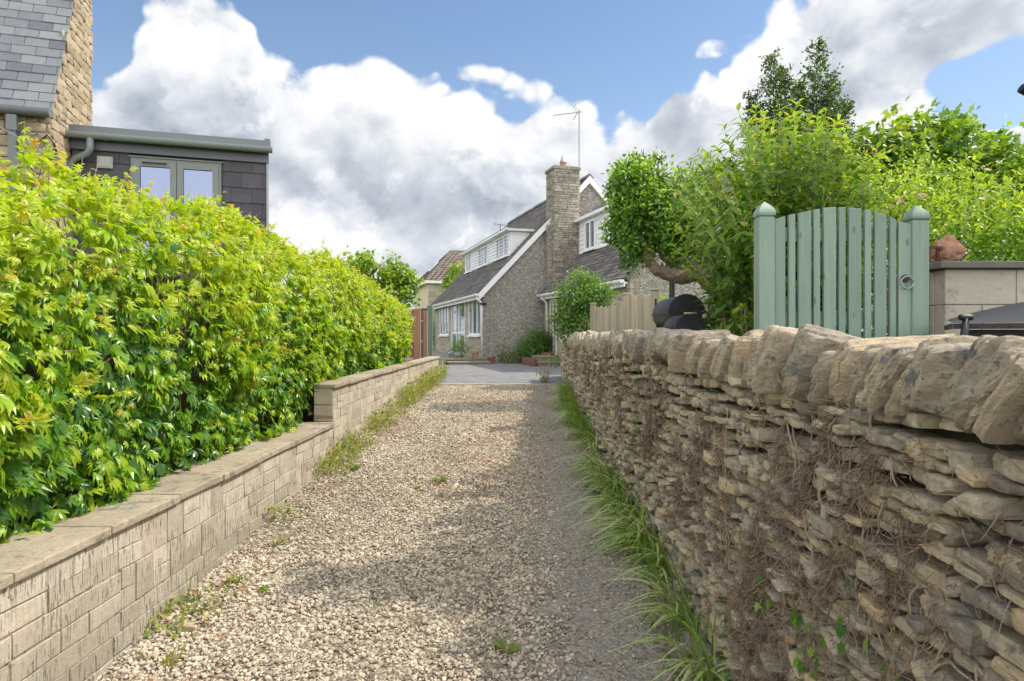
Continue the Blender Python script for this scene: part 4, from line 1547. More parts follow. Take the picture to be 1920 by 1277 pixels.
def coursed(mb, o, e, f, L, H, hs, ws, rnd, proud=0.012, gap=0.012, back=0.04, clip=None):
    """Coursed stone facing: o corner, e along, f out of the wall; single stones with open joints."""
    o, e, f = Vector(o), Vector(e), Vector(f)
    up = Vector((0, 0, 1))
    z = 0
    while z < H - 0.02:
        h = min(rnd.choice(hs), H - z)
        x = 0
        first = True
        while x < L - 0.01:
            w = rnd.uniform(*ws)
            if first:
                w *= rnd.uniform(.4, 1)
                first = False
            x1 = min(x + w, L)
            if L - x1 < 0.05:
                x1 = L
            if clip is None or clip((x + x1) / 2, z + h / 2):
                g = gap / 2
                d = proud + rnd.uniform(-.35, .35) * proud
                V = []
                for zz in (z + g, z + h - g):
                    for dd in (d, -back):
                        for xx in (x + g, x1 - g):
                            V.append(o + e * xx + up * zz + f * dd)
                mb.hexa(V, rnd.random())
            x = x1
        z += h
    return mb


def window_panel(root, name, e_map, x0, x1, z0, z1, lights, frame='white_paint', glass='window_glass', fw=0.055, out=0.03, sill=True, transom=None, label=None):
    """e_map(a, d, z): a along the wall, d out of it. Builds window > panes, sill."""
    def bx(mb, a0, a1, d0, d1, c0, c1):
        mb.hexa([e_map(a, d, z) for z in (c0, c1) for d in (d0, d1) for a in (a0, a1)], .5)
    m = MB()
    bx(m, x0, x1, -.04, out, z0, z0 + fw)
    bx(m, x0, x1, -.04, out, z1 - fw, z1)
    n = lights if isinstance(lights, (list, tuple)) else [i / lights for i in range(lights + 1)]
    for k, q in enumerate(n):
        c = x0 + (x1 - x0) * q
        a0 = x0 if k == 0 else (x1 - fw if k == len(n) - 1 else c - fw * .5)
        bx(m, a0, a0 + fw, -.04, out + (.002 if 0 < k < len(n) - 1 else 0), z0 + fw, z1 - fw)
    if transom:
        bx(m, x0 + fw, x1 - fw, -.03, out - .003, transom - fw * .6, transom + fw * .6)
    w = m.build(name, frame, root)
    if label:
        w['label'] = label
    g = MB()
    bx(g, x0 + fw * .6, x1 - fw * .6, -.02, -.008, z0 + fw * .6, z1 - fw * .6)
    g.build('pane', glass, w)
    if sill:
        s = MB()
        bx(s, x0 - .06, x1 + .06, -.02, .10, z0 - .06, z0 - .002)
        s.build('sill', frame, w)
    return w


# ---------------------------------------------------------------- main house
HU = Vector((-0.298, 0.954, 0)).normalized()
HV = Vector((0.954, 0.298, 0)).normalized()
ROTH = math.atan2(0.298, 0.954)
HO = Vector((-1.28, 22.0, 0))
BASE = 0.85


def roof_z(t):
    return 3.24 + 1.05 * t


def main_house():
    rnd = random.Random(3)
    root = thing('stone_house', (HO.x, HO.y, 0), 'pebbledashed house with white dormer, stone chimney and projecting wing at the end of the drive', 'house', None, ROTH)
    W, D = 7.9, 10.0
    ridge_t = W / 2
    # gable and walls
    b = MB()
    b.prism([(0.02, 0, 0.3), (W, 0, 0.3), (W, 0, roof_z(0) - .05), (ridge_t, 0, roof_z(ridge_t) - .06), (0.02, 0, roof_z(0) - .05)], (0, .25, 0))
    b.build('gable_wall', 'pebbledash', root)
    b = MB()
    b.box(0.06, .3, .25, D - .05, .3, 3.1)
    b.box(W - .2, W, .25, D, .3, 3.1)
    b.prism([(0.05, D - .25, 0.3), (W, D - .25, 0.3), (W, D - .25, roof_z(0) - .05), (ridge_t, D - .25, roof_z(ridge_t) - .06), (0.05, D - .25, roof_z(0) - .05)], (0, .25, 0))
    b.build('wall', 'mortar', root)
    # stone facing of the left front, with openings left for window and door
    px2s = lambda px: (-1.28 - 22 * ((px - 975) / 1200)) / (.298 + .954 * ((px - 975) / 1200))
    ops = []
    wz = 1.62
    s_w1 = (px2s(899.5), px2s(877.5))
    s_d = (px2s(870.5), px2s(845.5))
    s_w2 = (px2s(839.5), px2s(823.5))
    ops = [(s_w1[0], s_w1[1], wz, 3.02), (s_d[0], s_d[1], BASE, 3.0), (s_w2[0], s_w2[1], wz, 3.0)]

    def clip(x, z):
        z += BASE - .2
        return not any(a - .02 < x < c + .02 and z0 < z < z1 for a, c, z0, z1 in ops)
    b = MB()
    coursed(b, (0.06, 0.0, BASE - .2), (0, 1, 0), (-1, 0, 0), D - .1, 3.06 - BASE + .2, [.075, .1, .12], (.16, .36), rnd, .02, .008, .06, clip)
    b.build('front_stonework', 'cut_stone', root)
    em = lambda a, d, z: Vector((0.05 - d, a, z))
    window_panel(root, 'window', em, s_w1[0], s_w1[1], wz, 3.03, [0, .3, .7, 1], fw=.06)
    window_panel(root, 'window', em, s_w2[0], s_w2[1], wz, 3.0, [0, .33, .67, 1], fw=.06)
    d = window_panel(root, 'door', em, s_d[0], s_d[1], BASE + .02, 3.03, [0, .42, .62, 1], fw=.06, transom=1.72, sill=False)
    h = MB()
    h.box(-.03, -.005, (s_d[0] + s_d[1]) / 2, (s_d[0] + s_d[1]) / 2 + .03, 1.75, 1.9)
    h.build('handle', 'galvanised', d)
    s = MB()
    s.box(-.14, .05, s_d[0] - .05, s_d[1] + .05, BASE, BASE + .055)
    s.build('threshold', 'white_paint', d)
    # roof
    b = MB()
    sv = (ridge_t + .15, 0, 1.05 * (ridge_t + .15))
    tiled(b, (-.15, -.10, roof_z(-.15)), (-.15, D + .1, roof_z(-.15)), sv, 36, .3, .022, rnd)
    tiled(b, (W + .15, -.10, roof_z(-.15)), (W + .15, D + .1, roof_z(-.15)), (-sv[0], 0, sv[2]), 36, .3, .022, rnd)
    for k in range(32):                                       # ridge tiles
        y0 = -.1 + k * .32
        b.prism([(ridge_t - .16, y0, roof_z(ridge_t) - .10), (ridge_t, y0, roof_z(ridge_t) + .08), (ridge_t + .16, y0, roof_z(ridge_t) - .10)], (0, .31, 0))
    # underside boards
    b.hexa([(-.14, -.09, roof_z(-.15) - .06), (ridge_t, -.09, roof_z(ridge_t) - .07), (-.14, D + .09, roof_z(-.15) - .06), (ridge_t, D + .09, roof_z(ridge_t) - .07),
            (-.14, -.09, roof_z(-.15) - .006), (ridge_t, -.09, roof_z(ridge_t) - .006), (-.14, D + .09, roof_z(-.15) - .006), (ridge_t, D + .09, roof_z(ridge_t) - .006)], .2)
    b.build('roof', 'roof_tile', root)
    # white bargeboards
    for sgn in (0, 1):
        b = MB()
        tx = lambda t: t if sgn == 0 else W - t
        y0, y1 = -.118, -.02
        b.hexa([(tx(-.16), y0, roof_z(-.16) - .26), (tx(ridge_t), y0, roof_z(ridge_t) - .27), (tx(-.16), y1, roof_z(-.16) - .26), (tx(ridge_t), y1, roof_z(ridge_t) - .27),
                (tx(-.16), y0, roof_z(-.16) - .012), (tx(ridge_t), y0, roof_z(ridge_t) - .012), (tx(-.16), y1, roof_z(-.16) - .012), (tx(ridge_t), y1, roof_z(ridge_t) - .012)], .5)
        b.build('bargeboard', 'white_paint', root)
    # gutter and fascia over the front
    b = MB()
    b.box(-.15, -.11, -.1, D, 2.86, roof_z(-.15) - .075)
    b.box(-.108, .06, -.02, D, 2.94, 2.99)
    fa = b.build('fascia', 'white_paint', root)
    b = MB()
    n = 9
    for sgn in (0,):
        prof = [(-.215 + .06 * math.cos(math.pi + math.pi * k / n), 3.02 + .07 * math.sin(math.pi + math.pi * k / n)) for k in range(n + 1)]
        poly = [(x, -.12, z) for x, z in prof] + [(-.155, -.12, 3.04), (-.275, -.12, 3.04)]
        b.prism(poly, (0, D + .2, 0))
    b.build('gutter', 'white_paint', root)
    b = MB()
    b.tube([(-.2, -.03, 2.97), (-.19, -.03, 2.86), (-.06, -.06, 2.72), (-.045, -.06, BASE - .02)], .036, 10)
    b.build('downpipe', 'white_paint', root, True)
    b = MB()
    b.box(-.12, .10, -.14, .0, 2.66, 2.73)
    b.build('pipe_hopper', 'black_plastic', root)
    # dormer on the front slope
    dt, ds0, ds1, dz0, dz1 = 1.2, .65, 8.15, 4.42, 5.36
    dorm = MB()
    dorm.box(dt, dt + .06, ds0, ds1, dz0 - .15, dz1)
    for k in range(8):                                        # boards, lapped
        z = dz0 + k * .12
        if z + .12 > dz1 + .02:
            break
        dorm.hexa([(dt - .034, ds0 - .01, z), (dt, ds0 - .01, z), (dt - .034, ds1 + .01, z), (dt, ds1 + .01, z),
                   (dt - .004, ds0 - .01, z + .118), (dt, ds0 - .01, z + .118), (dt - .004, ds1 + .01, z + .118), (dt, ds1 + .01, z + .118)], .5)
    # cheek towards the camera
    t_hit = (dz1 - 3.24) / 1.05
    dorm.prism([(dt, ds0, dz0 - .02), (t_hit, ds0, dz1), (dt, ds0, dz1)], (0, .05, 0))
    dorm.prism([(dt, ds1 - .05, dz0 - .02), (t_hit, ds1 - .05, dz1), (dt, ds1 - .05, dz1)], (0, .05, 0))
    for k in range(7):
        z = dz0 + .02 + k * .13
        t1 = (z - 3.24) / 1.05
        if t1 > dt + .03:
            dorm.box(dt, t1, ds0 - .016, ds0 + .001, z, z + .122)
    dm = dorm.build('dormer', 'white_paint', root)
    b = MB()
    b.box(dt - .16, t_hit + .05, ds0 - .16, ds1 + .16, dz1, dz1 + .10)
    b.box(dt - .22, dt - .162, ds0 - .2, ds1 + .2, dz1 + .02, dz1 + .09)
    b.build('flat_roof', 'white_paint', dm)
    b = MB()
    b.box(dt - .21, t_hit + .06, ds0 - .2, ds1 + .2, dz1 + .102, dz1 + .125)
    b.build('felt', 'lead', dm)
    pxd = lambda px: (-1.28 + .954 * dt - ((px - 975) / 1200) * (22 + .298 * dt)) / (.298 + .954 * ((px - 975) / 1200))
    em2 = lambda a, d_, z: Vector((dt - .036 - d_, a, z))
    for x0, x1, lt in ((875.5, 885.5, 2), (899, 916.5, [0, .33, 1]), (932.5, 956.5, [0, .36, .72, 1])):
        window_panel(dm, 'window', em2, pxd(x1), pxd(x0), dz0 + .1, dz1 - .06, lt, fw=.05, out=.03)
    # chimney
    c0, c1, q0, q1, ct = 2.43, 3.36, -.5, .30, 7.42
    ch = MB()
    ch.box(c0 + .03, c1 - .03, q0 + .03, q1, .4, ct - .05, .2)
    hs, ws = [.055, .07, .09, .11], (.14, .42)
    coursed(ch, (c0, q0, .6), (1, 0, 0), (0, -1, 0), c1 - c0, ct - .6, hs, ws, rnd, .014, .012, .05)
    coursed(ch, (c0, q0, .6), (0, 1, 0), (-1, 0, 0), q1 - q0, ct - .6, hs, ws, rnd, .014, .012, .05)
    coursed(ch, (c1, q0, .6), (0, 1, 0), (1, 0, 0), q1 - q0, ct - .6, hs, ws, rnd, .014, .012, .05)
    # wider breast at the foot
    coursed(ch, (c0 - .16, q0 + .22, .6), (1, 0, 0), (0, -1, 0), .16, 4.9, hs, (.1, .2), rnd, .01, .012, .05)
    coursed(ch, (c0 - .16, q0 + .22, .6), (0, 1, 0), (-1, 0, 0), .3, 4.9, hs, (.14, .3), rnd, .01, .012, .05)
    ch.box(c0 - .14, c0, q0 + .25, 0, .6, 5.48, .3)
    cho = ch.build('chimney', 'chimney_stone', root)
    b = MB()
    b.box(c0 - .05, c1 + .05, q0 - .05, q1 + .05, ct, ct + .09)
    b.box(c0 + .02, c1 - .02, q0 + .02, q1 - .02, ct + .09, ct + .13)
    b.build('chimney_cap', 'chimney_stone', cho)
    b = MB()
    pc = (c0 + .47, q0 + .35)
    b.lathe([(.12, 0), (.105, .16), (.12, .17), (.115, .2)], (pc[0], pc[1], ct + .12), 16)
    b.build('chimney_pot', 'terracotta', cho, True, None, 40)
    b = MB()
    b.lathe([(.11, 0), (.13, .01), (.012, .3), (.005, .31)], (pc[0], pc[1], ct + .32), 12)
    b.build('cowl', 'galvanised', cho, True, None, 40)
    # projecting wing
    w0, w1, sn = 2.2, 8.2, -6.5
    wz_ = lambda t: 3.24 + 1.05 * (t - w0)
    wr = (w0 + w1) / 2
    wing = MB()
    wing.prism([(w0, sn, .3), (w1, sn, .3), (w1, sn, wz_(w0) - .06), (wr, sn, wz_(wr) - .07), (w0, sn, wz_(w0) - .06)], (0, .22, 0))
    wing.box(w1 - .22, w1, sn + .22, 0, .3, 3.1)
    wg = wing.build('wing_wall', 'pebbledash', root)
    b = MB()
    b.box(w0 + .06, w0 + .22, sn + .22, -.01, .3, 3.1)
    so = (-3.0, -1.75, 1.55, 2.85)
    coursed(b, (w0 + .06, sn, .5), (0, 1, 0), (-1, 0, 0), -sn, 2.58, [.075, .1, .12], (.16, .36), rnd, .02, .008, .05,
            lambda x, z: not (so[0] < x + sn < so[1] and so[2] < z + .5 < so[3]))
    coursed(b, (w0 + .06, sn, .5), (1, 0, 0), (0, -1, 0), .28, 2.58, [.12, .16, .2], (.16, .3), rnd, .015, .01, .03)
    b.build('wing_stonework', 'cut_stone', root)
    em3 = lambda a, d_, z: Vector((w0 + .055 - d_, a, z))
    window_panel(root, 'window', em3, so[0], so[1], so[2], so[3], 3, fw=.06)
    window_panel(root, 'glazed_door', em3, -1.25, -.62, .9, 2.85, 2, fw=.07, sill=False)
    b = MB()
    sv = (wr - w0 + .15, 0, 1.05 * (wr - w0 + .15))
    tiled(b, (w0 - .15, sn - .12, wz_(w0 - .15)), (w0 - .15, -.0, wz_(w0 - .15)), sv, 28, .3, .022, rnd)
    tiled(b, (w1 + .15, sn - .12, wz_(w0 - .15)), (w1 + .15, -.0, wz_(w0 - .15)), (-sv[0], 0, sv[2]), 28, .3, .022, rnd)
    b.hexa([(w0 - .14, sn - .11, wz_(w0 - .15) - .06), (wr, sn - .11, wz_(wr) - .07), (w0 - .14, 0, wz_(w0 - .15) - .06), (wr, 0, wz_(wr) - .07),
            (w0 - .14, sn - .11, wz_(w0 - .15) - .006), (wr, sn - .11, wz_(wr) - .006), (w0 - .14, 0, wz_(w0 - .15) - .006), (wr, 0, wz_(wr) - .006)], .2)
    b.build('wing_roof', 'roof_tile', root)
    b = MB()                                                  # lead flashing up the junction with the gable
    b.hexa([(w0 - .2, -.14, wz_(w0 - .2) + .012), (w0 + 1.3, -.14, wz_(w0 + 1.3) + .012), (w0 - .2, -.005, wz_(w0 - .2) + .012), (w0 + 1.3, -.005, wz_(w0 + 1.3) + .012),
            (w0 - .2, -.14, wz_(w0 - .2) + .05), (w0 + 1.3, -.14, wz_(w0 + 1.3) + .05), (w0 - .2, -.005, wz_(w0 - .2) + .2), (w0 + 1.3, -.005, wz_(w0 + 1.3) + .2)], .5)
    b.build('flashing', 'lead', root)
    b = MB()
    b.box(w0 - .15, w0 - .11, sn - .1, -.02, 2.86, wz_(w0 - .15) - .075)
    b.box(w0 - .108, w0 + .06, sn, -.02, 2.94, 2.99)
    b.build('wing_fascia', 'white_paint', root)
    b = MB()
    prof = [(w0 - .215 + .06 * math.cos(math.pi + math.pi * k / n), 3.02 + .07 * math.sin(math.pi + math.pi * k / n)) for k in range(n + 1)]
    b.prism([(x, sn - .12, z) for x, z in prof] + [(w0 - .155, sn - .12, 3.04), (w0 - .275, sn - .12, 3.04)], (0, -sn + .05, 0))
    b.build('wing_gutter', 'white_paint', root)
    b = MB()
    b.tube([(w0 - .21, -.5, 2.97), (w0 - .2, -.5, 2.88), (w0 - .06, -.5, 2.74), (w0 - .02, -.5, .7)], .036, 10)
    b.build('wing_downpipe', 'white_paint', root, True)
    # wing dormer
    t0, sA, sB, zA, zB = 3.35, -5.4, -.56, 4.30, 5.56
    dorm = MB()
    dorm.box(t0, t0 + .06, sA, sB, zA - .1, zB)
    for k in range(8):
        z = zA + k * .155
        dorm.hexa([(t0 - .026, sA - .01, z), (t0, sA - .01, z), (t0 - .026, sB + .01, z), (t0, sB + .01, z),
                   (t0 - .006, sA - .01, z + .152), (t0, sA - .01, z + .152), (t0 - .006, sB + .01, z + .152), (t0, sB + .01, z + .152)], .5)
    th = (zB - 3.24) / 1.05 + w0
    dorm.prism([(t0, sA, zA - .1), (th, sA, zB), (t0, sA, zB)], (0, .05, 0))
    dm2 = dorm.build('dormer', 'white_paint', root)
    b = MB()
    b.box(t0 - .2, th + .05, sA - .16, sB + .05, zB, zB + .10)
    b.build('flat_roof', 'white_paint', dm2)
    pw = lambda px: ((-1.28 + .954 * t0) - ((px - 975) / 1200) * (22 + .298 * t0)) / (.298 + .954 * ((px - 975) / 1200))
    em4 = lambda a, d_, z: Vector((t0 - .044 - d_, a, z))
    window_panel(dm2, 'window', em4, pw(1118.5), pw(1099.5), zA + .20, zB - .09, 2, fw=.06)
    # satellite dish on the gable
    b = MB()
    b.lathe([(.02, 0), (.16, .02), (.27, .09), (.275, .10), (.16, .04), (.02, .02)], (4.25, -.22, 6.0), 20, (-.7, -.6, .35))
    b.tube([(4.3, 0, 5.9), (4.28, -.15, 5.95)], .02, 6)
    b.tube([(4.25, -.25, 5.8), (4.0, -.5, 6.0)], .012, 6)
    b.build('satellite_dish', 'grey_metal', root, True, None, 40)
    return root


main_house()


def aerial():
    c = HO + HV * 3.36 + HU * (-.4)
    root = thing('tv_aerial', (c.x, c.y, 6.6), 'tall television aerial mast strapped to the stone chimney', 'aerial')
    b = MB()
    top = (628 - 205) / 1200 * c.y + CAMZ
    b.tube([(c.x + .045, c.y, 6.4), (c.x + .045, c.y, top)], .022, 8)
    b.build('mast', 'galvanised', root)
    b = MB()
    a = Vector((c.x + .05, c.y, top - .1))
    e = Vector(((1038 - 975) / 1200 * c.y, c.y - .15, (628 - 219) / 1200 * c.y + CAMZ))
    b.tube([a + (a - e) * .12, e], .014, 6)
    d = (e - a)
    s = Vector((d.y, -d.x, 0)).normalized()
    for k in range(13):
        p = a + d * (.25 + .75 * k / 12)
        b.tube([p - s * .17 + Vector((0, 0, -.05)), p + s * .17 + Vector((0, 0, .05))], .008, 5)
    b.build('boom', 'galvanised', root)
    b = MB()
    q = a + d * .08
    for k in range(5):
        z = -.2 + .1 * k
        b.tube([q + Vector((-.05 * abs(k - 2), 0, z)) - s * .2, q + Vector((-.05 * abs(k - 2), 0, z)) + s * .2], .008, 5)
    b.tube([q + Vector((-.12, 0, -.25)), q, q + Vector((-.12, 0, .25))], .01, 5)
    b.build('reflector', 'galvanised', root)
    b = MB()
    b.tube([(c.x - .25, c.y - .07, 6.75), (c.x - .05, c.y - .1, 6.6), (c.x + .05, c.y - .02, 6.62), (c.x + .05, c.y - .02, 7.05), (c.x - .1, c.y - .1, 7.1)], .015, 6)
    b.build('bracket', 'galvanised', root)


aerial()


def small_aerial():
    c = P(938, 424, 31.5)
    root = thing('tv_aerial', (c.x, c.y, 4.8), 'small distant aerial beyond the front dormer roof', 'aerial')
    b = MB()
    b.tube([(c.x, c.y, 4.8), (c.x, c.y, c.z + .1)], .025, 6)
    b.build('mast', 'grey_metal', root)
    b = MB()
    b.tube([(c.x - .35, c.y, c.z + .12), (c.x + .35, c.y, c.z + .02)], .016, 5)
    for k in range(7):
        x = -.3 + .1 * k
        b.tube([(c.x + x, c.y - .12, c.z + .07 - .14 * x - .12), (c.x + x, c.y + .12, c.z + .07 - .14 * x + .12)], .010, 4)
    b.build('boom', 'grey_metal', root)


small_aerial()


def gull():
    c = HO + HV * 4.15 + HU * (-.62)
    zf = 5.56 + .10
    root = thing('bird', (c.x, c.y, zf), 'grey and white bird standing on the flat roof of the white dormer', 'bird')
    b = MB()
    ax = Vector((.35, .1, .9)).normalized()
    b.lathe([(.01, -.16), (.05, -.11), (.085, -.02), (.09, .06), (.06, .13), (.05, .16), (.058, .20), (.045, .245), (.01, .27)], (c.x, c.y, zf + .20), 14, (.25, 0, 1))
    b.tube([(c.x + .06, c.y, zf + .43), (c.x + .12, c.y - .02, zf + .41)], [.016, .004], 6)
    b.tube([(c.x - .02, c.y - .03, zf + .1), (c.x - .01, c.y - .03, zf)], .008, 5)
    b.tube([(c.x - .02, c.y + .03, zf + .1), (c.x - .01, c.y + .03, zf)], .008, 5)
    b.build('body', 'bird_grey', root, True)


gull()


# ---------------------------------------------------------------- patio, steps, pots
def terrace():
    rnd = random.Random(8)
    H = lambda t, s, z: HO + HV * t + HU * s + Vector((0, 0, z))
    root = thing('patio', HO, 'raised stone patio with two shallow steps along the house front', 'patio', None, ROTH)
    b = MB()
    b.box(-2.5, .02, -.25, 9.8, .3, BASE - .055)
    b.build('platform', 'patio_stone', root)
    b = MB()
    y = -.3
    while y < 9.8:
        x = -2.55
        while x < .04:
            x1 = min(x + rnd.choice([.45, .6]), .05)
            b.box(x + .004, x1 - .004, y + .004, min(y + .6, 9.8) - .004, BASE - .053, BASE + rnd.uniform(-.006, 0))
            x = x1
        y += .6
    b.build('flagstones', 'patio_stone', root)
    b = MB()
    b.box(-1.3, .05, -.72, -.25, .4, .71)
    coursed(b, (-1.3, -.72, .55), (1, 0, 0), (0, -1, 0), 1.35, .155, [.08], (.2, .4), rnd, .012, .01, .05)
    b.box(-1.34, .07, -.76, -.26, .712, .752)
    b.build('step', 'patio_stone', root)
    b = MB()
    coursed(b, (-2.55, -.27, .5), (1, 0, 0), (0, -1, 0), 1.22, .29, [.08, .1], (.2, .4), rnd, .03, .01, .05)
    b.build('low_wall', 'cut_stone', root)
    # right-hand steps beside the wing
    c = HO + HV * 1.5 + HU * -2.2
    root = thing('stone_steps', (c.x, c.y, .6), 'pair of low stone steps with brick edge below the wing of the house', 'steps', None, ROTH)
    b = MB()
    b.box(-.35, .7, -.3, 1.2, .0, .14)
    b.box(-.38, .7, -.33, .2, .142, .18)
    b.build('step', 'patio_stone', root)
    b = MB()
    b.box(-.05, .7, .2, 1.2, .182, .31)
    b.box(-.08, .7, .17, 1.2, .312, .35)
    b.build('step', 'patio_stone', root)
    b = MB()
    for k in range(4):
        b.box(-.47, -.385, -.3, 1.0, .0 + k * .075, .068 + k * .075)
    b.build('brick_edge', 'red_brick', root)


terrace()


def bush(name, lab, cat, base, lobes, leaf, n, leaves, spread, size, tmpl, tint, seed, stems=8, young=0.0, group=None, gap=.40, stem_mat='cane', sr=.012, droop=.25, gscale=2.2, flower=None):
    root = thing(name, base, lab, cat, group)
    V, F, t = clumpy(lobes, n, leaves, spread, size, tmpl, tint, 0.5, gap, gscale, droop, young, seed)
    link('foliage', V, F, leaf, root, t)
    m = MB()
    rnd = random.Random(seed)
    for k in range(stems):
        c, r_ = lobes[k % len(lobes)]
        r_ = r_ if hasattr(r_, '__len__') else (r_,) * 3
        e = Vector(c) + Vector((rnd.uniform(-.6, .6) * r_[0], rnd.uniform(-.6, .6) * r_[1], rnd.uniform(-.2, .7) * r_[2]))
        a = Vector(base) + Vector((rnd.uniform(-.08, .08), rnd.uniform(-.08, .08), 0))
        mid = a.lerp(e, .5) + Vector((0, 0, .12 * (e - a).length))
        m.tube(wander(bez(a, mid, e, 6), .01), [sr * (1 - .14 * i) for i in range(6)], 6)
    m.build('stems', stem_mat, root, True)
    if flower:
        mat_, nf, fs, tm = flower
        rg = np.random.default_rng(seed + 3)
        for q in range(nf):
            c, r_ = lobes[q % len(lobes)]
            r_ = np.array(r_ if hasattr(r_, '__len__') else (r_,) * 3)
            d = norm(rg.normal(size=3) * np.array([.8, .5, .8]) + np.array([0, -.9, .5]))
            p0 = np.array(c) + d * r_ * .98
            an = np.arange(6) / 6 * 6.283
            u1 = norm(np.cross(d, np.array([0, 0, 1.0])))
            u2 = np.cross(d, u1)
            ax = np.cos(an)[:, None] * u1 + np.sin(an)[:, None] * u2 + d * .35
            Vf, Ff, tf = place(tm, np.tile(p0, (6, 1)), ax, np.tile(d, (6, 1)), np.full(6, fs), rg.random(6))
            link('bloom', Vf, Ff, mat_, root, tf)
    return root


def pots():
    H = lambda t, s, z=0: HO + HV * t + HU * s + Vector((0, 0, z))
    # patio pots
    c = H(-.30, -.12, BASE)
    root = thing('plant_pot', c, 'terracotta pot at the edge of the patio by the white downpipe', 'plant pot', 'pots outside the house')
    b = MB()
    b.lathe([(.09, 0), (.13, .17), (.15, .175), (.15, .225), (.128, .225), (.12, .19)], c, 18)
    b.build('pot', 'terracotta', root, True, None, 40)
    b = MB()
    b.lathe([(.115, .185), (.05, .2)], c, 18)
    b.build('soil', 'wall_core', root)
    c2 = H(-.75, .05, BASE)
    bush('potted_shrub', 'feathery bright green bush in a pot beside the patio door', 'shrub', c2, [((c2.x, c2.y, c2.z + .3), (.32, .3, .30)), ((c2.x - .05, c2.y, c2.z + .45), (.2, .2, .18))],
         'shrub_leaf', 900, 12, .05, .045, LEAF2, (.35, .9), 51, 8)
    c3 = H(-1.0, .3, BASE)
    bush('flower_pot', 'small tub of purple and orange flowers in front of the patio door', 'flowers', c3, [((c3.x, c3.y, c3.z + .16), (.16, .16, .14))], 'shrub_leaf', 1500, 8, .03, .04, LEAF2, (.1, .5), 52, 4,
         flower=('purple_petal', 9, .035, ROUND))
    # red pots at the foot of the gable
    c = H(1.9, -1.35, gz(20) + .0)
    root = thing('plant_pot', c, 'large red glazed pot under the dark shrub by the steps', 'plant pot', 'pots outside the house')
    b = MB()
    b.lathe([(.14, 0), (.2, .2), (.2, .34), (.22, .345), (.22, .40), (.19, .40), (.18, .36)], c, 18)
    b.build('pot', 'red_brick', root, True, None, 40)
    b = MB()
    b.lathe([(.18, .36), (.1, .38)], c, 18)
    b.build('soil', 'wall_core', root)
    c = H(.25, -.25, gz(20))
    root = thing('plant_pot', c, 'small reddish pot at the corner of the patio steps', 'plant pot', 'pots outside the house')
    b = MB()
    b.lathe([(.09, 0), (.13, .2), (.145, .2), (.145, .25), (.12, .25), (.11, .21)], c, 18)
    b.build('pot', 'red_brick', root, True, None, 40)
    b = MB()
    b.lathe([(.11, .21), (.05, .23)], c, 18)
    b.build('soil', 'wall_core', root)
    # shrubs at the foot of the gable
    g = gz(20)
    p = H(1.75, -.55, g)
    bush('dark_shrub', 'dark rounded shrub against the pebbledashed gable', 'shrub', p, [(p + Vector((0, 0, .6)), (.65, .45, .6)), (p + Vector((.3, -.1, .9)), (.48, .4, .45)), (p + Vector((-.35, -.2, .35)), (.35, .3, .3)), (p + Vector((.55, .0, .45)), (.35, .3, .4))],
         'shrub_leaf', 330, 16, .09, .07, LEAF2, (.15, .75), 53, 14)
    p = H(.85, -.3, g)
    bush('straggly_shrub', 'low straggly shrub beside the patio steps', 'shrub', p, [(p + Vector((0, 0, .22)), (.42, .28, .24)), (p + Vector((-.25, 0, .45)), (.14, .12, .36)), (p + Vector((.25, -.1, .3)), (.3, .25, .25))],
         'shrub_leaf', 260, 12, .08, .06, LEAF2, (.15, .6), 54, 10)
    p = P(1022, 716, 14.0)
    p.z = gz(14)
    bush('low_bush', 'small bright bush at the far end of the stone wall beside the paving', 'shrub', p, [(p + Vector((.02, .1, .2)), (.24, .3, .24)), (p + Vector((.15, .2, .42)), (.16, .2, .18))],
         'shrub_leaf', 900, 12, .05, .055, LEAF2, (.35, .95), 55, 8)
    p = P(826, 716, 15.6)
    p.z = gz(15.6)
    bush('end_weed', 'pale bushy weed at the far end of the block wall', 'plant', p, [(p + Vector((.05, .0, .18)), (.13, .15, .2))], 'weed_leaf', 1800, 10, .04, .05, LEAF2, (.3, .8), 56, 5)
    p = Vector((1.30, 13.2, gz(13) + .1))
    bush('tall_bush', 'bright green bush rising above the far end of the stone wall beside the picket fence', 'shrub', p,
         [(P(1078, 555, 13.2), (.40, .4, .42)), (P(1115, 560, 13.3), (.36, .4, .36)), (P(1095, 525, 13.4), (.26, .3, .22)), (P(1060, 600, 13.1), (.28, .3, .35)), (P(1085, 620, 13.1), (.36, .3, .35)), (P(1135, 550, 13.4), (.15, .2, .16))],
         'shrub_leaf', 560, 20, .08, .062, LEAF2, (.3, 1.0), 57, 22, 0, None, .36)


pots()


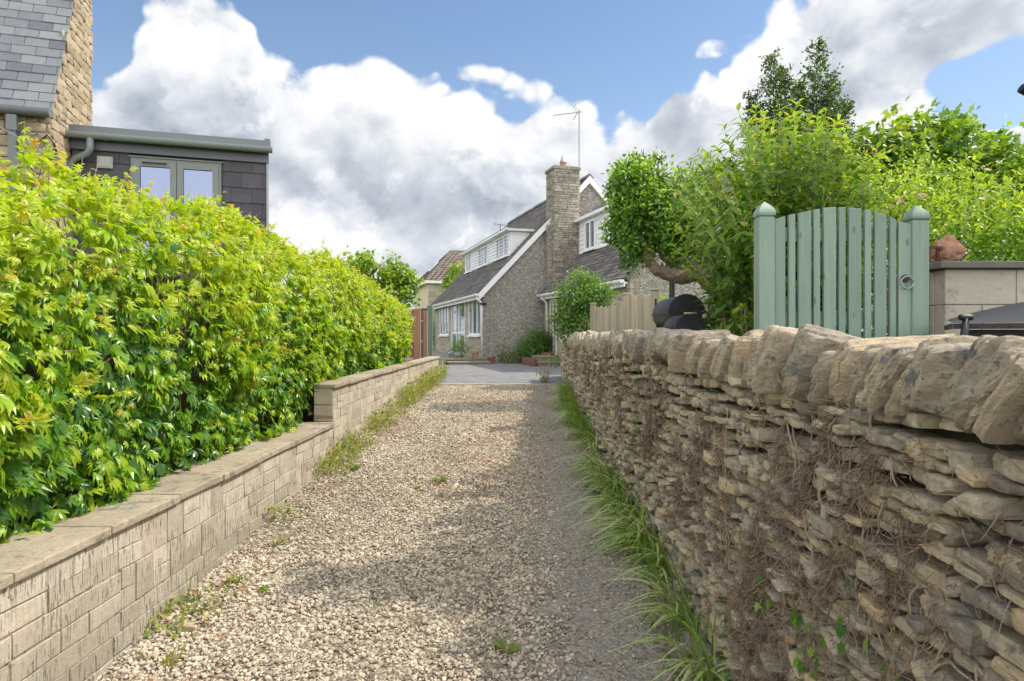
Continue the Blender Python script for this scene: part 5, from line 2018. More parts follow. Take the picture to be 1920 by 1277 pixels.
# ---------------------------------------------------------------- far house
def far_house():
    rnd = random.Random(6)
    c = P(804, 628, 45)
    root = thing('far_house', (c.x, c.y, 0), 'distant cream and stone house with a brown hipped roof beyond the hedge', 'house', None, ROTH)
    W, D, ez, rz = 9.0, 7.2, 5.45, 8.15
    b = MB()
    b.box(0, .25, .25, D, .3, ez)
    b.build('side_wall', 'cream_paint', root)
    b = MB()
    b.box(0, W, 0.01, .25, .3, ez)
    b.box(W - .25, W, .25, D, .3, ez)
    b.box(.25, W - .25, D - .25, D, .3, ez)
    coursed(b, (0, 0.01, .3), (1, 0, 0), (0, -1, 0), W, ez - .3, [.18, .22, .28], (.3, .7), rnd, .02, .012, .03)
    b.build('front_wall', 'cut_stone', root)
    o = .3
    A = [(-o, -o, ez), (W + o, -o, ez), (W + o, D + o, ez), (-o, D + o, ez)]
    R0, R1 = (2.3, D / 2, rz), (W - 2.3, D / 2, rz)
    # each slope as stepped courses
    def slope(mb, a, b_, c_, d_, rows):
        a, b_, c_, d_ = map(Vector, (a, b_, c_, d_))
        n_ = (b_ - a).cross(d_ - a)
        n_.normalize()
        if n_.z < 0:
            n_ = -n_
        for r_ in range(rows):
            f0, f1 = r_ / rows, min(1, (r_ + 1.15) / rows)
            p0, p1 = a.lerp(d_, f0), b_.lerp(c_, f0)
            q0, q1 = a.lerp(d_, f1), b_.lerp(c_, f1)
            L = (p1 - p0).length
            k = max(1, int(L / .35))
            for j in range(k):
                u0, u1 = j / k + .004, (j + 1) / k - .004
                mb.hexa([p0.lerp(p1, u0), p0.lerp(p1, u1), q0.lerp(q1, u0), q0.lerp(q1, u1),
                         p0.lerp(p1, u0) + n_ * .05, p0.lerp(p1, u1) + n_ * .05, q0.lerp(q1, u0) + n_ * .01, q0.lerp(q1, u1) + n_ * .01], rnd.random())
    b = MB()
    slope(b, A[0], A[1], R1, R0, 18)
    slope(b, A[2], A[3], R0, R1, 18)
    slope(b, A[1], A[2], R1, R1, 18)
    b.build('roof', 'brown_tile', root)
    b = MB()
    slope(b, A[3], A[0], R0, R0, 18)
    rf = b.build('side_roof', 'roof_tile', root)
    b = MB()
    n_ = Vector((-(rz - ez), 0, 2.6)).normalized()
    m0 = Vector((.95, D / 2 - .2, ez + (rz - ez) * (.95 + o) / 2.6))
    e1 = Vector((0, 1, 0))
    e2 = Vector((2.6, 0, rz - ez)).normalized()
    V = [m0 + e1 * y * .35 + e2 * x * .5 + n_ * z for z in (.03, .10) for x in (-1, 1) for y in (-1, 1)]
    b.hexa(V)
    b.build('skylight', 'white_paint', root)
    b = MB()
    b.box(-o, W + o, -o, -o + .05, ez - .2, ez - .005)
    b.box(-o, -o + .05, -o + .05, D + o, ez - .2, ez - .005)
    b.build('fascia', 'white_paint', root)
    em = lambda a, d, z: Vector((a, -d, z))
    window_panel(root, 'window', em, 1.05, 1.75, 4.15, 5.1, 1, fw=.08, transom=4.75)
    window_panel(root, 'window', em, 5.0, 6.2, 4.0, 5.1, 2, fw=.08)


far_house()


# ---------------------------------------------------------------- left house and extension
def left_house():
    rnd = random.Random(14)
    c = Vector((-6.318, 8.616, 0))
    root = thing('stone_cottage', (c.x, c.y, 0), 'old stone cottage with a steep grey slate roof and rubble gable at upper left', 'house', None, ROTH)
    ez = 4.62
    k = 2.32
    zt = ez + k * 1.57
    b = MB()
    b.prism([(0, 0, .2), (0, 0, ez), (0, 1.57, zt), (0, 1.57, .2)], (-.35, 0, 0))
    b.build('gable_core', 'mortar', root)
    # rubble facing on the gable, stone by stone
    def rubble(o, e, f, L, H, clip, seed):
        rg = np.random.default_rng(seed)
        bank = [stone(3, 4, 6, .1, .6, .95, rg) for _ in range(16)]
        o, e, f = map(np.array, (o, e, f))
        out = []
        z = 0
        while z < H:
            h = rg.uniform(.06, .15)
            x = -rg.random() * .2
            while x < L:
                w = rg.uniform(.10, .34)
                x1 = min(x + w, L)
                xa = max(x, 0)
                if x1 - xa > .03 and clip((xa + x1) / 2, z + h / 2):
                    X, FF = bank[rg.integers(0, 16)]
                    p = o + e * ((xa + x1) / 2) + np.array([0, 0, 1]) * (z + h / 2)
                    Wd = p + X[:, 0:1] * e * (x1 - xa) * .51 + X[:, 1:2] * f * rg.uniform(.025, .04) + X[:, 2:3] * np.array([0, 0, 1]) * h * .52
                    if np.dot(np.cross(e, f), [0, 0, 1]) < 0:
                        FF = FF[:, ::-1]
                    out.append((Wd, FF, np.full(len(Wd), rg.random())))
                x = x1
            z += h
        return merge(out)
    V, F, t = rubble((0, 0, 2.2), (0, 1.0, 0), (1.0, 0, 0), 1.57, zt - 2.2, lambda y, z: z + 2.2 < ez - .05 + k * y, 31)
    link('gable_stonework', V, F, 'rubble_stone', root, t, True, None, 40)
    b = MB()
    b.box(-7, -.355, .02, 1.5, .2, ez - .04)
    b.build('wall_core', 'mortar', root)
    V, F, t = rubble((-4.0, 0.01, 2.2), (1.0, 0, 0), (0, -1.0, 0), 4.0, ez - 2.26, lambda x, z: True, 32)
    link('front_stonework', V, F, 'rubble_stone', root, t, True, None, 40)
    # slates
    b = MB()
    sl = Vector((0, 1.62, 1.62 * k))
    a = Vector((-5.5, -.10, ez - .02))
    b.hexa([a + Vector((0, .05, -.04)), Vector((.02, -.05, ez - .06)), a + sl + Vector((0, .05, -.04)), Vector((.02, 1.57, ez - .06 + sl.z)),
            a + Vector((0, .03, -.01)), Vector((.02, -.07, ez - .03)), a + sl + Vector((0, .03, -.01)), Vector((.02, 1.55, ez - .03 + sl.z))], .1)
    tiled(b, a, (0.05, -.10, ez - .02), sl, 26, .29, .014, rnd, .007, None, .006)
    bevel(b.build('slate_roof', 'slate_tile', root), .002, 1)
    # gutter and pipe
    b = MB()
    n = 9
    prof = [(-.13 + .065 * math.cos(math.pi + math.pi * q / n), ez - .03 + .07 * math.sin(math.pi + math.pi * q / n)) for q in range(n + 1)]
    b.prism([(-5.5, y, z) for y, z in prof] + [(-5.5, -.065, ez + .0), (-5.5, -.195, ez + .0)], (5.54, 0, 0))
    b.build('gutter', 'grey_metal', root)
    b = MB()
    b.box(-.42, -.335, -.17, -.085, 1.5, ez - .11)
    b.box(-.435, -.32, -.185, -.07, ez - .32, ez - .12)
    b.build('downpipe', 'grey_metal', root)
    b = MB()
    b.tube([(-.2, -.05, 3.0), (-.2, -.05, 3.9), (-.16, -.06, 4.15), (-.02, -.06, 4.3), (.05, -.03, 4.2), (.06, .1, 4.0)], .014, 6)
    b.build('cable_drop', 'black_plastic', root, True)
    b = MB()
    b.box(.035, .09, .05, .12, 3.92, 4.1)
    b.tube([(.05, .06, 4.0), (-.05, -.12, 4.05)], .014, 6)
    br = b.build('wire_bracket', 'grey_metal', root)
    b = MB()
    b.tube([(.06, -.06, 4.02), (-.5, -.6, 4.3), (-1.6, -1.8, 4.9)], .008, 5)
    b.build('overhead_wire', 'galvanised', root)

    # slate-hung extension
    e0 = c + HU * 0.63
    ext = thing('house_extension', (e0.x, e0.y, 0), 'flat roofed extension hung with dark slates, joined to the stone cottage', 'building', None, ROTH)
    L, Dp, zt = 2.66, 3.2, 4.50
    b = MB()
    TP = .27                                                  # the drive side runs in a little towards the back
    b.hexa([(.07, .03, .2), (L, .03, .2), (.07, Dp, .2), (L - TP, Dp, .2), (.07, .03, zt - .02), (L, .03, zt - .02), (.07, Dp, zt - .02), (L - TP, Dp, zt - .02)])
    b.build('wall', 'clad_slate', ext)
    b = MB()
    wx0, wx1, wz0, wz1 = .80, 2.02, 2.75, 4.25
    z = zt - .12
    r_ = 0
    while z > 2.2:
        z0 = z - .235
        x = .05 - (0.15 if r_ % 2 else 0)
        while x < L + .01:
            x1 = min(x + .3, L + .012)
            xa = max(x, .05)
            if x1 - xa > .02:
                segs = [(xa, x1)]
                if z0 < wz1 + .02:
                    segs = []
                    if xa < wx0 - .02:
                        segs.append((xa, min(x1, wx0 - .01)))
                    if x1 > wx1 + .02:
                        segs.append((max(xa, wx1 + .01), x1))
                for (p, q) in segs:
                    j = rnd.uniform(0, .003)
                    b.hexa([(p + .002, -.014 - j, z0), (q - .002, -.014 - j, z0), (p + .002, .03, z0), (q - .002, .03, z0),
                            (p + .002, .002, z + .04), (q - .002, .002, z + .04), (p + .002, .03, z + .04), (q - .002, .03, z + .04)], rnd.random())
            x += .3
        z = z0
        r_ += 1
    b.build('slate_cladding', 'clad_slate', ext)
    # slates on the drive side
    b = MB()
    z = zt - .12
    r_ = 0
    while z > 2.2:
        z0 = z - .235
        y = .03 - (.15 if r_ % 2 else 0)
        while y < Dp:
            ya, y1 = max(y, .0), min(y + .3, Dp)
            sx = lambda yy: L - TP * max(0, yy - .03) / Dp
            b.hexa([(sx(ya), ya + .002, z0), (sx(ya) + .016, ya + .002, z0), (sx(y1), y1 - .002, z0), (sx(y1) + .016, y1 - .002, z0),
                    (sx(ya), ya + .002, z + .04), (sx(ya) + .002, ya + .002, z + .04), (sx(y1), y1 - .002, z + .04), (sx(y1) + .002, y1 - .002, z + .04)], rnd.random())
            y += .3
        z = z0
        r_ += 1
    b.build('side_cladding', 'clad_slate', ext)
    b = MB()
    b.box(.04, L + .035, -.05, .02, zt - .19, zt + .0)
    b.build('lead_band', 'lead', ext)
    b = MB()
    b.box(L + .004, L + .032, -.034, .028, 2.0, zt - .192)
    b.build('corner_trim', 'galvanised', ext)
    b = MB()
    b.hexa([(.02, -.03, zt + .002), (L + .02, -.03, zt + .002), (.02, Dp, zt + .002), (L + .02 - TP, Dp, zt + .002), (.02, -.03, zt + .10), (L + .02, -.03, zt + .10), (.02, Dp, zt + .10), (L + .02 - TP, Dp, zt + .10)])
    b.box(.0, L + .05, -.10, -.032, zt + .01, zt + .135)
    b.box(L - .02, L + .06, -.102, .06, zt + .0, zt + .17)
    b.hexa([(.0, -.07, zt + .136), (L + .05, -.07, zt + .136), (.0, .15, zt + .105), (L + .05, .15, zt + .105),
            (.0, -.07, zt + .15), (L + .05, -.07, zt + .15), (.0, .15, zt + .12), (L + .05, .15, zt + .12)])
    b.build('roof_edge', 'grey_metal', ext)
    b = MB()
    prof = [(-.165 + .06 * math.cos(math.pi + math.pi * q / n), zt - .0 + .065 * math.sin(math.pi + math.pi * q / n)) for q in range(n + 1)]
    b.prism([(-.02, y, z) for y, z in prof] + [(-.02, -.105, zt + .015), (-.02, -.225, zt + .015)], (L + .12, 0, 0))
    for x in (.5, 1.3, 2.35):
        prof2 = [(-.165 + .068 * math.cos(math.pi + math.pi * q / n), zt - .0 + .073 * math.sin(math.pi + math.pi * q / n)) for q in range(n + 1)]
        b.prism([(x, y, z) for y, z in prof2] + [(x, -.097, zt + .018), (x, -.233, zt + .018)], (.035, 0, 0))
    b.build('gutter', 'green_gutter', ext)
    b = MB()
    b.tube([(.32, -.16, zt - .03), (.32, -.16, zt - .2), (.28, -.14, zt - .27), (.12, -.09, zt - .34), (.05, -.08, zt - .42), (.05, -.08, 2.2)], .046, 12)
    b.build('downpipe', 'green_gutter', ext, True)
    b = MB()
    b.box(.37, .57, -.045, -.012, 4.06, 4.23)
    b.box(.39, .55, -.055, -.046, 4.08, 4.21)
    b.build('wall_vent', 'vent_plastic', ext)
    em = lambda a, d, z: Vector((a, .01 - d, z))
    bx = lambda mb, a0, a1, d0, d1, c0, c1: mb.hexa([em(a, d, z) for z in (c0, c1) for d in (d0, d1) for a in (a0, a1)], .5)
    w = MB()
    bx(w, wx0, wx1, -.02, .05, wz1 - .035, wz1)
    bx(w, wx0, wx1, -.02, .05, wz0, wz0 + .035)
    bx(w, wx0, wx0 + .035, -.02, .048, wz0 + .035, wz1 - .035)
    bx(w, wx1 - .035, wx1, -.02, .048, wz0 + .035, wz1 - .035)
    bx(w, wx0 - .02, wx1 + .02, -.02, .07, wz1 + .002, wz1 + .02)
    win = w.build('window', 'window_grey', ext)
    mid = (wx0 + wx1) / 2
    for (p, q) in ((wx0 + .037, mid - .004), (mid + .004, wx1 - .037)):
        s = MB()
        f = .085
        bx(s, p, q, 0, .06, wz1 - .038 - f, wz1 - .038)
        bx(s, p, q, 0, .06, wz0 + .038, wz0 + .038 + f)
        bx(s, p, p + f, 0, .06, wz0 + .038 + f, wz1 - .038 - f)
        bx(s, q - f, q, 0, .06, wz0 + .038 + f, wz1 - .038 - f)
        sh = s.build('sash', 'window_grey', win)
        g = MB()
        bx(g, p + f - .01, q - f + .01, .02, .03, wz0 + .03 + f, wz1 - .03 - f)
        g.build('pane', 'sky_glass', win)
    h = MB()
    p0, p1 = em(wx0 + .16, .09, wz1 - .075), em(mid - .14, .09, wz1 - .075)
    h.tube([em(wx0 + .16, .055, wz1 - .06), p0, p1, em(mid - .14, .055, wz1 - .06)], .009, 8)
    h.build('handle', 'black_plastic', win)


left_house()


# ---------------------------------------------------------------- left far fences
def far_fences():
    root = thing('wooden_gate', (-2.75, 15.9, .6), 'brown boarded gate with posts beyond the creeper hedge', 'gate')
    y = 15.8
    X = lambda px, Y=15.8: (px - 975) / 1200 * Y
    zt = CAMZ + (628 - 580) / 1200 * y
    b = MB()
    x0 = X(752)
    while x0 < X(776):
        b.box(x0, x0 + .12, y, y + .022, .66, zt)
        x0 += .128
    b.build('boards', 'brown_board', root)
    for z in (1.0, 1.45, 1.9):
        b = MB()
        b.box(X(752), X(777), y - .035, y - .002, z, z + .07)
        b.build('rail', 'grey_board', root)
    b = MB()
    b.box(X(777), X(789), y - .10, y + .04, .6, zt + .01)
    bevel(b.build('gate_post', 'brown_board', root), .006)
    b = MB()
    b.box(X(793), X(801), y + .05, y + .16, .6, zt - .03)
    bevel(b.build('gate_post', 'brown_board', root), .006)
    for z in (.95, 1.45, 1.95):
        b = MB()
        b.box(X(789.3), X(792.7), y + .02, y + .05, z, z + .05)
        b.build('hinge', 'galvanised', root)
    # green fence
    y = 18.5
    zt = CAMZ + (628 - 573) / 1200 * y
    root = thing('green_fence', (X(800, y), y, .6), 'dark green stained fence panel and post left of the house front', 'fence')
    b = MB()
    x0 = X(786, y)
    while x0 < X(801, y):
        b.box(x0, x0 + .10, y, y + .02, .64, zt - .08)
        x0 += .105
    b.build('boards', 'green_fence', root)
    b = MB()
    b.box(X(801.5, y), X(811, y), y - .08, y + .06, .6, zt)
    bevel(b.build('fence_post', 'green_post', root), .006)


far_fences()


# ---------------------------------------------------------------- picket fence behind the wall
def picket_fence():
    root = thing('picket_fence', (1.7, 11, .74), 'weathered grey upright board fence with scalloped tops behind the stone wall', 'fence')
    A, B_, C_ = P(1228, 628, 8.6), P(1176, 628, 9.9), P(1112, 628, 12.4)
    rnd = random.Random(9)

    def panel(p, q, za, zb, dip, n):
        b = MB()
        d = (q - p)
        u = Vector((d.x, d.y, 0)).normalized()
        nn = Vector((-u.y, u.x, 0))
        L = Vector((d.x, d.y, 0)).length
        for k in range(n):
            f0, f1 = (k + .06) / n, (k + .94) / n
            fm = (f0 + f1) / 2
            zt = za + (zb - za) * fm - dip * math.sin(math.pi * fm) + rnd.uniform(-.03, .02)
            o = nn * rnd.uniform(-.008, .008)
            V = []
            for z in (.76, zt):
                for w in (-.009, .009):
                    for f in (f0, f1):
                        zz = z + (rnd.uniform(-.008, .008) if z > 1 else 0)
                        V.append(Vector((p.x, p.y, 0)) + u * (L * f) + nn * w + o + Vector((0, 0, zz)))
            b.hexa(V, rnd.random())
        bevel(b.build('boards', 'grey_board', root), .003, 1)
        for z in (1.0, za - .28):
            b = MB()
            V = []
            for zz in (z, z + .07):
                for w in (-.055, -.02):
                    for f in (0, 1):
                        V.append(Vector((p.x, p.y, 0)) + u * (L * f) + nn * w + Vector((0, 0, zz)))
            b.hexa(V)
            b.build('rail', 'grey_board', root)
    zA = CAMZ + (628 - 549) / 1200 * 8.6
    zB = CAMZ + (628 - 556) / 1200 * 9.9
    zC = CAMZ + (628 - 572) / 1200 * 12.4
    panel(A, B_, zA - .02, zB + .03, .035, 12)
    panel(B_, C_, zB - .01, zC - .0, .09, 22)
    for p, zt, cap in ((A, CAMZ + (628 - 544) / 1200 * 8.6, True), (B_, zB + .03, True), (C_, zC + .02, True)):
        b = MB()
        b.box(p.x - .05, p.x + .05, p.y - .05, p.y + .05, .74, zt)
        po = bevel(b.build('fence_post', 'grey_board', root), .006)
        b = MB()
        b.box(p.x - .068, p.x + .068, p.y - .068, p.y + .068, zt, zt + .025)
        b.build('post_cap', 'grey_board', po)
        if p is A:
            b = MB()
            b.box(p.x - .012, p.x + .012, p.y - .056, p.y - .048, zt - .22, zt - .12)
            b.build('latch_plate', 'black_plastic', po)


picket_fence()


# ---------------------------------------------------------------- green gate
def garden_gate():
    Y = 3.6
    k = 1 / 3.0404
    X = lambda cx: (1400 + cx * k - 975) / 1200 * Y
    Z = lambda cy: CAMZ + (628 - (340 + cy * k)) / 1200 * Y
    root = thing('garden_gate', (1.8, Y, .74), 'sage green wooden gate with arched pales and pointed posts behind the stone wall', 'gate')
    # posts
    for (a, c_, top, tip) in ((55, 146, 212, 118), (918, 1012, 232, 138)):
        x0, x1 = X(a), X(c_)
        w = (x1 - x0)
        zt = Z(top)
        b = MB()
        b.box(x0, x1, Y - w * .5, Y + w * .5, .70, zt)
        po = bevel(b.build('gate_post', 'green_paint', root), .005)
        b = MB()
        cx = (x0 + x1) / 2
        ht = Z(tip) - zt
        rings = [(0.43, 0), (.43, .06), (.53, .13), (.54, .30), (.48, .48), (.38, .64), (.25, .80), (.11, .93), (.02, 1.02)]
        V, F = [], []
        for r_, h in rings:
            for sx, sy in ((-1, -1), (1, -1), (1, 1), (-1, 1)):
                V.append((cx + sx * r_ * w, Y + sy * r_ * w, zt + h * ht))
        for i in range(len(rings) - 1):
            for q in range(4):
                F.append((4 * i + q, 4 * i + (q + 1) % 4, 4 * i + 4 + (q + 1) % 4, 4 * i + 4 + q))
        F.append((0, 3, 2, 1))
        F.append(tuple(len(V) - 4 + q for q in range(4)))
        b.add(V, F)
        bevel(b.build('post_cap', 'green_paint', po), .004)
    pales = [(150, 208, 222, 203), (226, 266, 198, 188), (280, 357, 186, 172), (368, 406, 167, 162), (423, 498, 157, 153), (510, 550, 153, 153),
             (565, 640, 156, 162), (657, 695, 168, 174), (712, 782, 182, 198), (798, 836, 208, 222), (848, 922, 232, 252)]
    rnd = random.Random(3)
    yf = Y - .02
    for (a, c_, tl, tr) in pales:
        b = MB()
        x0, x1 = X(a), X(c_)
        if a > 160 and c_ < 900:
            x0, x1 = x0 + .03 * (x1 - x0), x1 - .03 * (x1 - x0)
        b.hexa([(x0, yf - .012, .84), (x1, yf - .012, .84), (x0, yf + .010, .84), (x1, yf + .010, .84),
                (x0, yf - .012, Z(tl)), (x1, yf - .012, Z(tr)), (x0, yf + .010, Z(tl)), (x1, yf + .010, Z(tr))], rnd.random())
        bevel(b.build('pale', 'green_paint', root), .003)
    for (t0, t1) in ((265, 345), (742, 825)):
        b = MB()
        b.box(X(150), X(920), yf + .012, yf + .050, Z(t1), Z(t0))
        bevel(b.build('rail', 'green_paint', root), .003)
    b = MB()
    p0, p1 = Vector((X(190), yf + .03, Z(830))), Vector((X(500), yf + .03, Z(360)))
    d = (p1 - p0).normalized()
    n_ = Vector((-d.z, 0, d.x)) * .035
    b.prism([p0 - n_, p1 - n_, p1 + n_, p0 + n_], (0, .022, 0))
    b.build('brace', 'green_paint', root)
    # ring latch
    b = MB()
    c_ = Vector((X(882), yf - .014, Z(556)))
    b.lathe([(.022, 0), (.022, .008), (.01, .012)], c_, 14, (0, -1, 0))
    la = b.build('latch_plate', 'black_iron', root, True, None, 40)
    b = MB()
    r_ = .034
    cc = Vector((X(888), yf - .026, Z(580)))
    b.tube([cc + Vector((r_ * math.cos(q / 20 * 6.2832), 0, r_ * math.sin(q / 20 * 6.2832))) for q in range(21)], .0042, 6)
    b.build('ring', 'galvanised', la, True)


garden_gate()


# ---------------------------------------------------------------- concrete block wall
def block_wall():
    rnd = random.Random(31)
    root = thing('block_wall', (4.1, 4.1, .74), 'grey concrete block wall with a thin dark coping beside the green gate', 'wall')
    x0, x1, y0, y1, zt = 2.60, 7.2, 3.92, 4.30, 2.035
    b = MB()
    b.box(x0 + .006, x1, y0 + .006, y1, .5, zt - .003)
    b.build('mortar_core', 'mortar', root)
    b = MB()
    z = zt - .005
    r_ = 0
    while z > .7:
        h = .219
        x = x0 - (.21 if r_ % 2 else .0)
        while x < x1:
            xa, xb = max(x, x0), min(x + .44, x1)
            if xb - xa > .02:
                j = rnd.uniform(-.0015, .0015)
                b.box(xa + .003, xb - .003, y0 - .001 + j, y0 + .1, z - h + .006, z, rnd.random())
            x += .44
        y = y0 + .105
        b.box(x0 - .001, x0 + .1, y, y1, z - h + .006, z, rnd.random())
        z -= h
        r_ += 1
    bevel(b.build('blocks', 'concrete_block', root), .003, 1)
    x = x0 - .05
    while x < x1:
        w = rnd.uniform(.55, .7)
        s = MB()
        s.box(x, x + w - .004, y0 - .045, y1 + .04, zt + rnd.uniform(0, .003), zt + .042 + rnd.uniform(0, .004), rnd.random())
        bevel(s.build('coping_slab', 'dark_coping', root), .006, 2)
        x += w
    # brick pier edge behind the post
    b = MB()
    for k in range(17):
        b.box(2.44, 2.59, 4.06, 4.28, .74 + k * .075, .74 + k * .075 + .066, rnd.random())
    b.build('brick_pier', 'red_brick', root)
    # lumpy terracotta ornament and rusty basket on the coping
    X_, FF = stone(10, 4, 2.4, .42, .7, .95, np.random.default_rng(93))
    c = P(1776, 487, 4.05)
    c.z = zt + .046
    Wd = X_ * np.array([.085, .07, .072])
    Wd[:, 2] += np.clip(X_[:, 2], 0, 1) * .02 * (np.abs(X_[:, 0]) < .35)
    Wd[:, 2] -= Wd[:, 2].min()
    o = link('terracotta_ornament', Wd + np.array(c), FF, 'terracotta', None, np.full(len(X_), .5), True, c, 30)
    tag(o, 'lumpy terracotta coloured lump resting on the block wall coping', 'ornament')
    root2 = thing('metal_basket', (2.61, 4.1, zt + .05), 'small rusty metal holder on the wall between gate post and terracotta lump', 'basket')
    b = MB()
    b.box(2.56, 2.69, 4.02, 4.18, zt + .047, zt + .062)
    b.build('base', 'rusty_metal', root2)
    b = MB()
    for xx in (2.57, 2.62, 2.67):
        b.box(xx, xx + .014, 4.02, 4.034, zt + .063, zt + .135)
    b.box(2.56, 2.69, 4.018, 4.036, zt + .136, zt + .155)
    b.build('bars', 'rusty_metal', root2)


block_wall()


def storage_box():
    # a chest with a sloping dark lid beside the wall
    root = thing('garden_chest', (2.6, 3.3, .74), 'dark chest with a sloping shiny lid standing in front of the block wall', 'chest')
    Y = 2.95
    X = lambda px: (px - 975) / 1200 * Y
    zf = CAMZ + (628 - 617) / 1200 * Y
    zt = CAMZ + (628 - 606) / 1200 * Y
    b = MB()
    b.box(X(1815), X(2200), Y + .06, Y + .75, .74, zf - .003)
    b.turn(X(1787), Y, R(-32)).build('body', 'brown_edge', root)
    b = MB()
    # lid: curved up to the right and to the back
    nx, ny = 14, 8
    V, F = [], []
    xs = np.linspace(X(1787), X(2215), nx)
    ysl = np.linspace(Y, Y + .82, ny)
    for yy in ysl:
        for xx in xs:
            u = (xx - xs[0]) / (xs[-1] - xs[0])
            v = (yy - ysl[0]) / (ysl[-1] - ysl[0])
            V.append((xx, yy, zt + 0.20 * v * u ** .8 + .03 * v + .015 * math.sin(u * 3.1) * v))
    for j in range(ny - 1):
        for i in range(nx - 1):
            a = j * nx + i
            F.append((a, a + 1, a + nx + 1, a + nx))
    m = len(V)
    b.add(V, F, .5)
    lid = b.turn(X(1787), Y, R(-32)).build('lid', 'black_plastic', root, True)
    b = MB()
    b.box(xs[0], xs[-1], Y - .012, Y - .001, zf, zt - .002)
    b.box(xs[0] - .012, xs[0] - .001, Y - .012, Y + .82, zf, zt - .002)
    for k in range(6):
        xx = X(1800 + 24 * k)
        b.lathe([(.006, 0), (.005, .003), (.001, .004)], (xx, Y - .012, (zf + zt) / 2), 8, (0, -1, 0))
    b.turn(X(1787), Y, R(-32)).build('lid_edge', 'brown_edge', lid)
    b = MB()
    b.box(X(1897), X(1906), Y - .03, Y - .013, zf - .05, zt - .01)
    b.turn(X(1787), Y, R(-32)).build('catch', 'galvanised', root)
    # T-handled tool leaning on it
    Yt = 2.9
    Q = lambda px, py: P(px, py, Yt)
    r2 = thing('garden_tool', (Q(1790, 640).x, Yt, .74), 'black T handled garden tool leaning against the dark chest', 'tool')
    h0, h1 = Q(1799, 595), Q(1823, 595)
    mid = Q(1811, 596)
    foot = Vector((mid.x - .16, Yt - .1, .75))
    b = MB()
    b.tube([mid, mid.lerp(foot, .1), mid.lerp(foot, .5), foot], [.013, .017, .015, .015], 10)
    b.build('shaft', 'black_plastic', r2, True)
    b = MB()
    b.tube([h0, h0.lerp(h1, .12), h1.lerp(h0, .12), h1], [.012, .0145, .0145, .012], 10)
    b.build('handle', 'black_plastic', r2, True)
    b = MB()
    b.box(foot.x - .07, foot.x + .07, foot.y - .01, foot.y + .01, .742, .95)
    b.build('blade', 'galvanised', r2)


storage_box()


def corner_gutter():
    Y = 4.6
    c = P(1912, 170, Y)
    root = thing('roof_gutter', (c.x + .45, Y, .74), 'black end of a roof gutter jutting into the upper right corner', 'gutter')
    b = MB()
    b.tube([(c.x + .01, Y, c.z + .02), (c.x + .05, Y, c.z + .0), (c.x + 1.6, Y + .1, c.z + .35)], [.034, .042, .042], 10)
    b.build('channel', 'black_plastic', root, True, None, 40)
    b = MB()
    b.box(c.x + .75, c.x + .85, Y + .0, Y + .1, .74, c.z + .2)
    b.build('timber_post', 'dark_board', root)


corner_gutter()


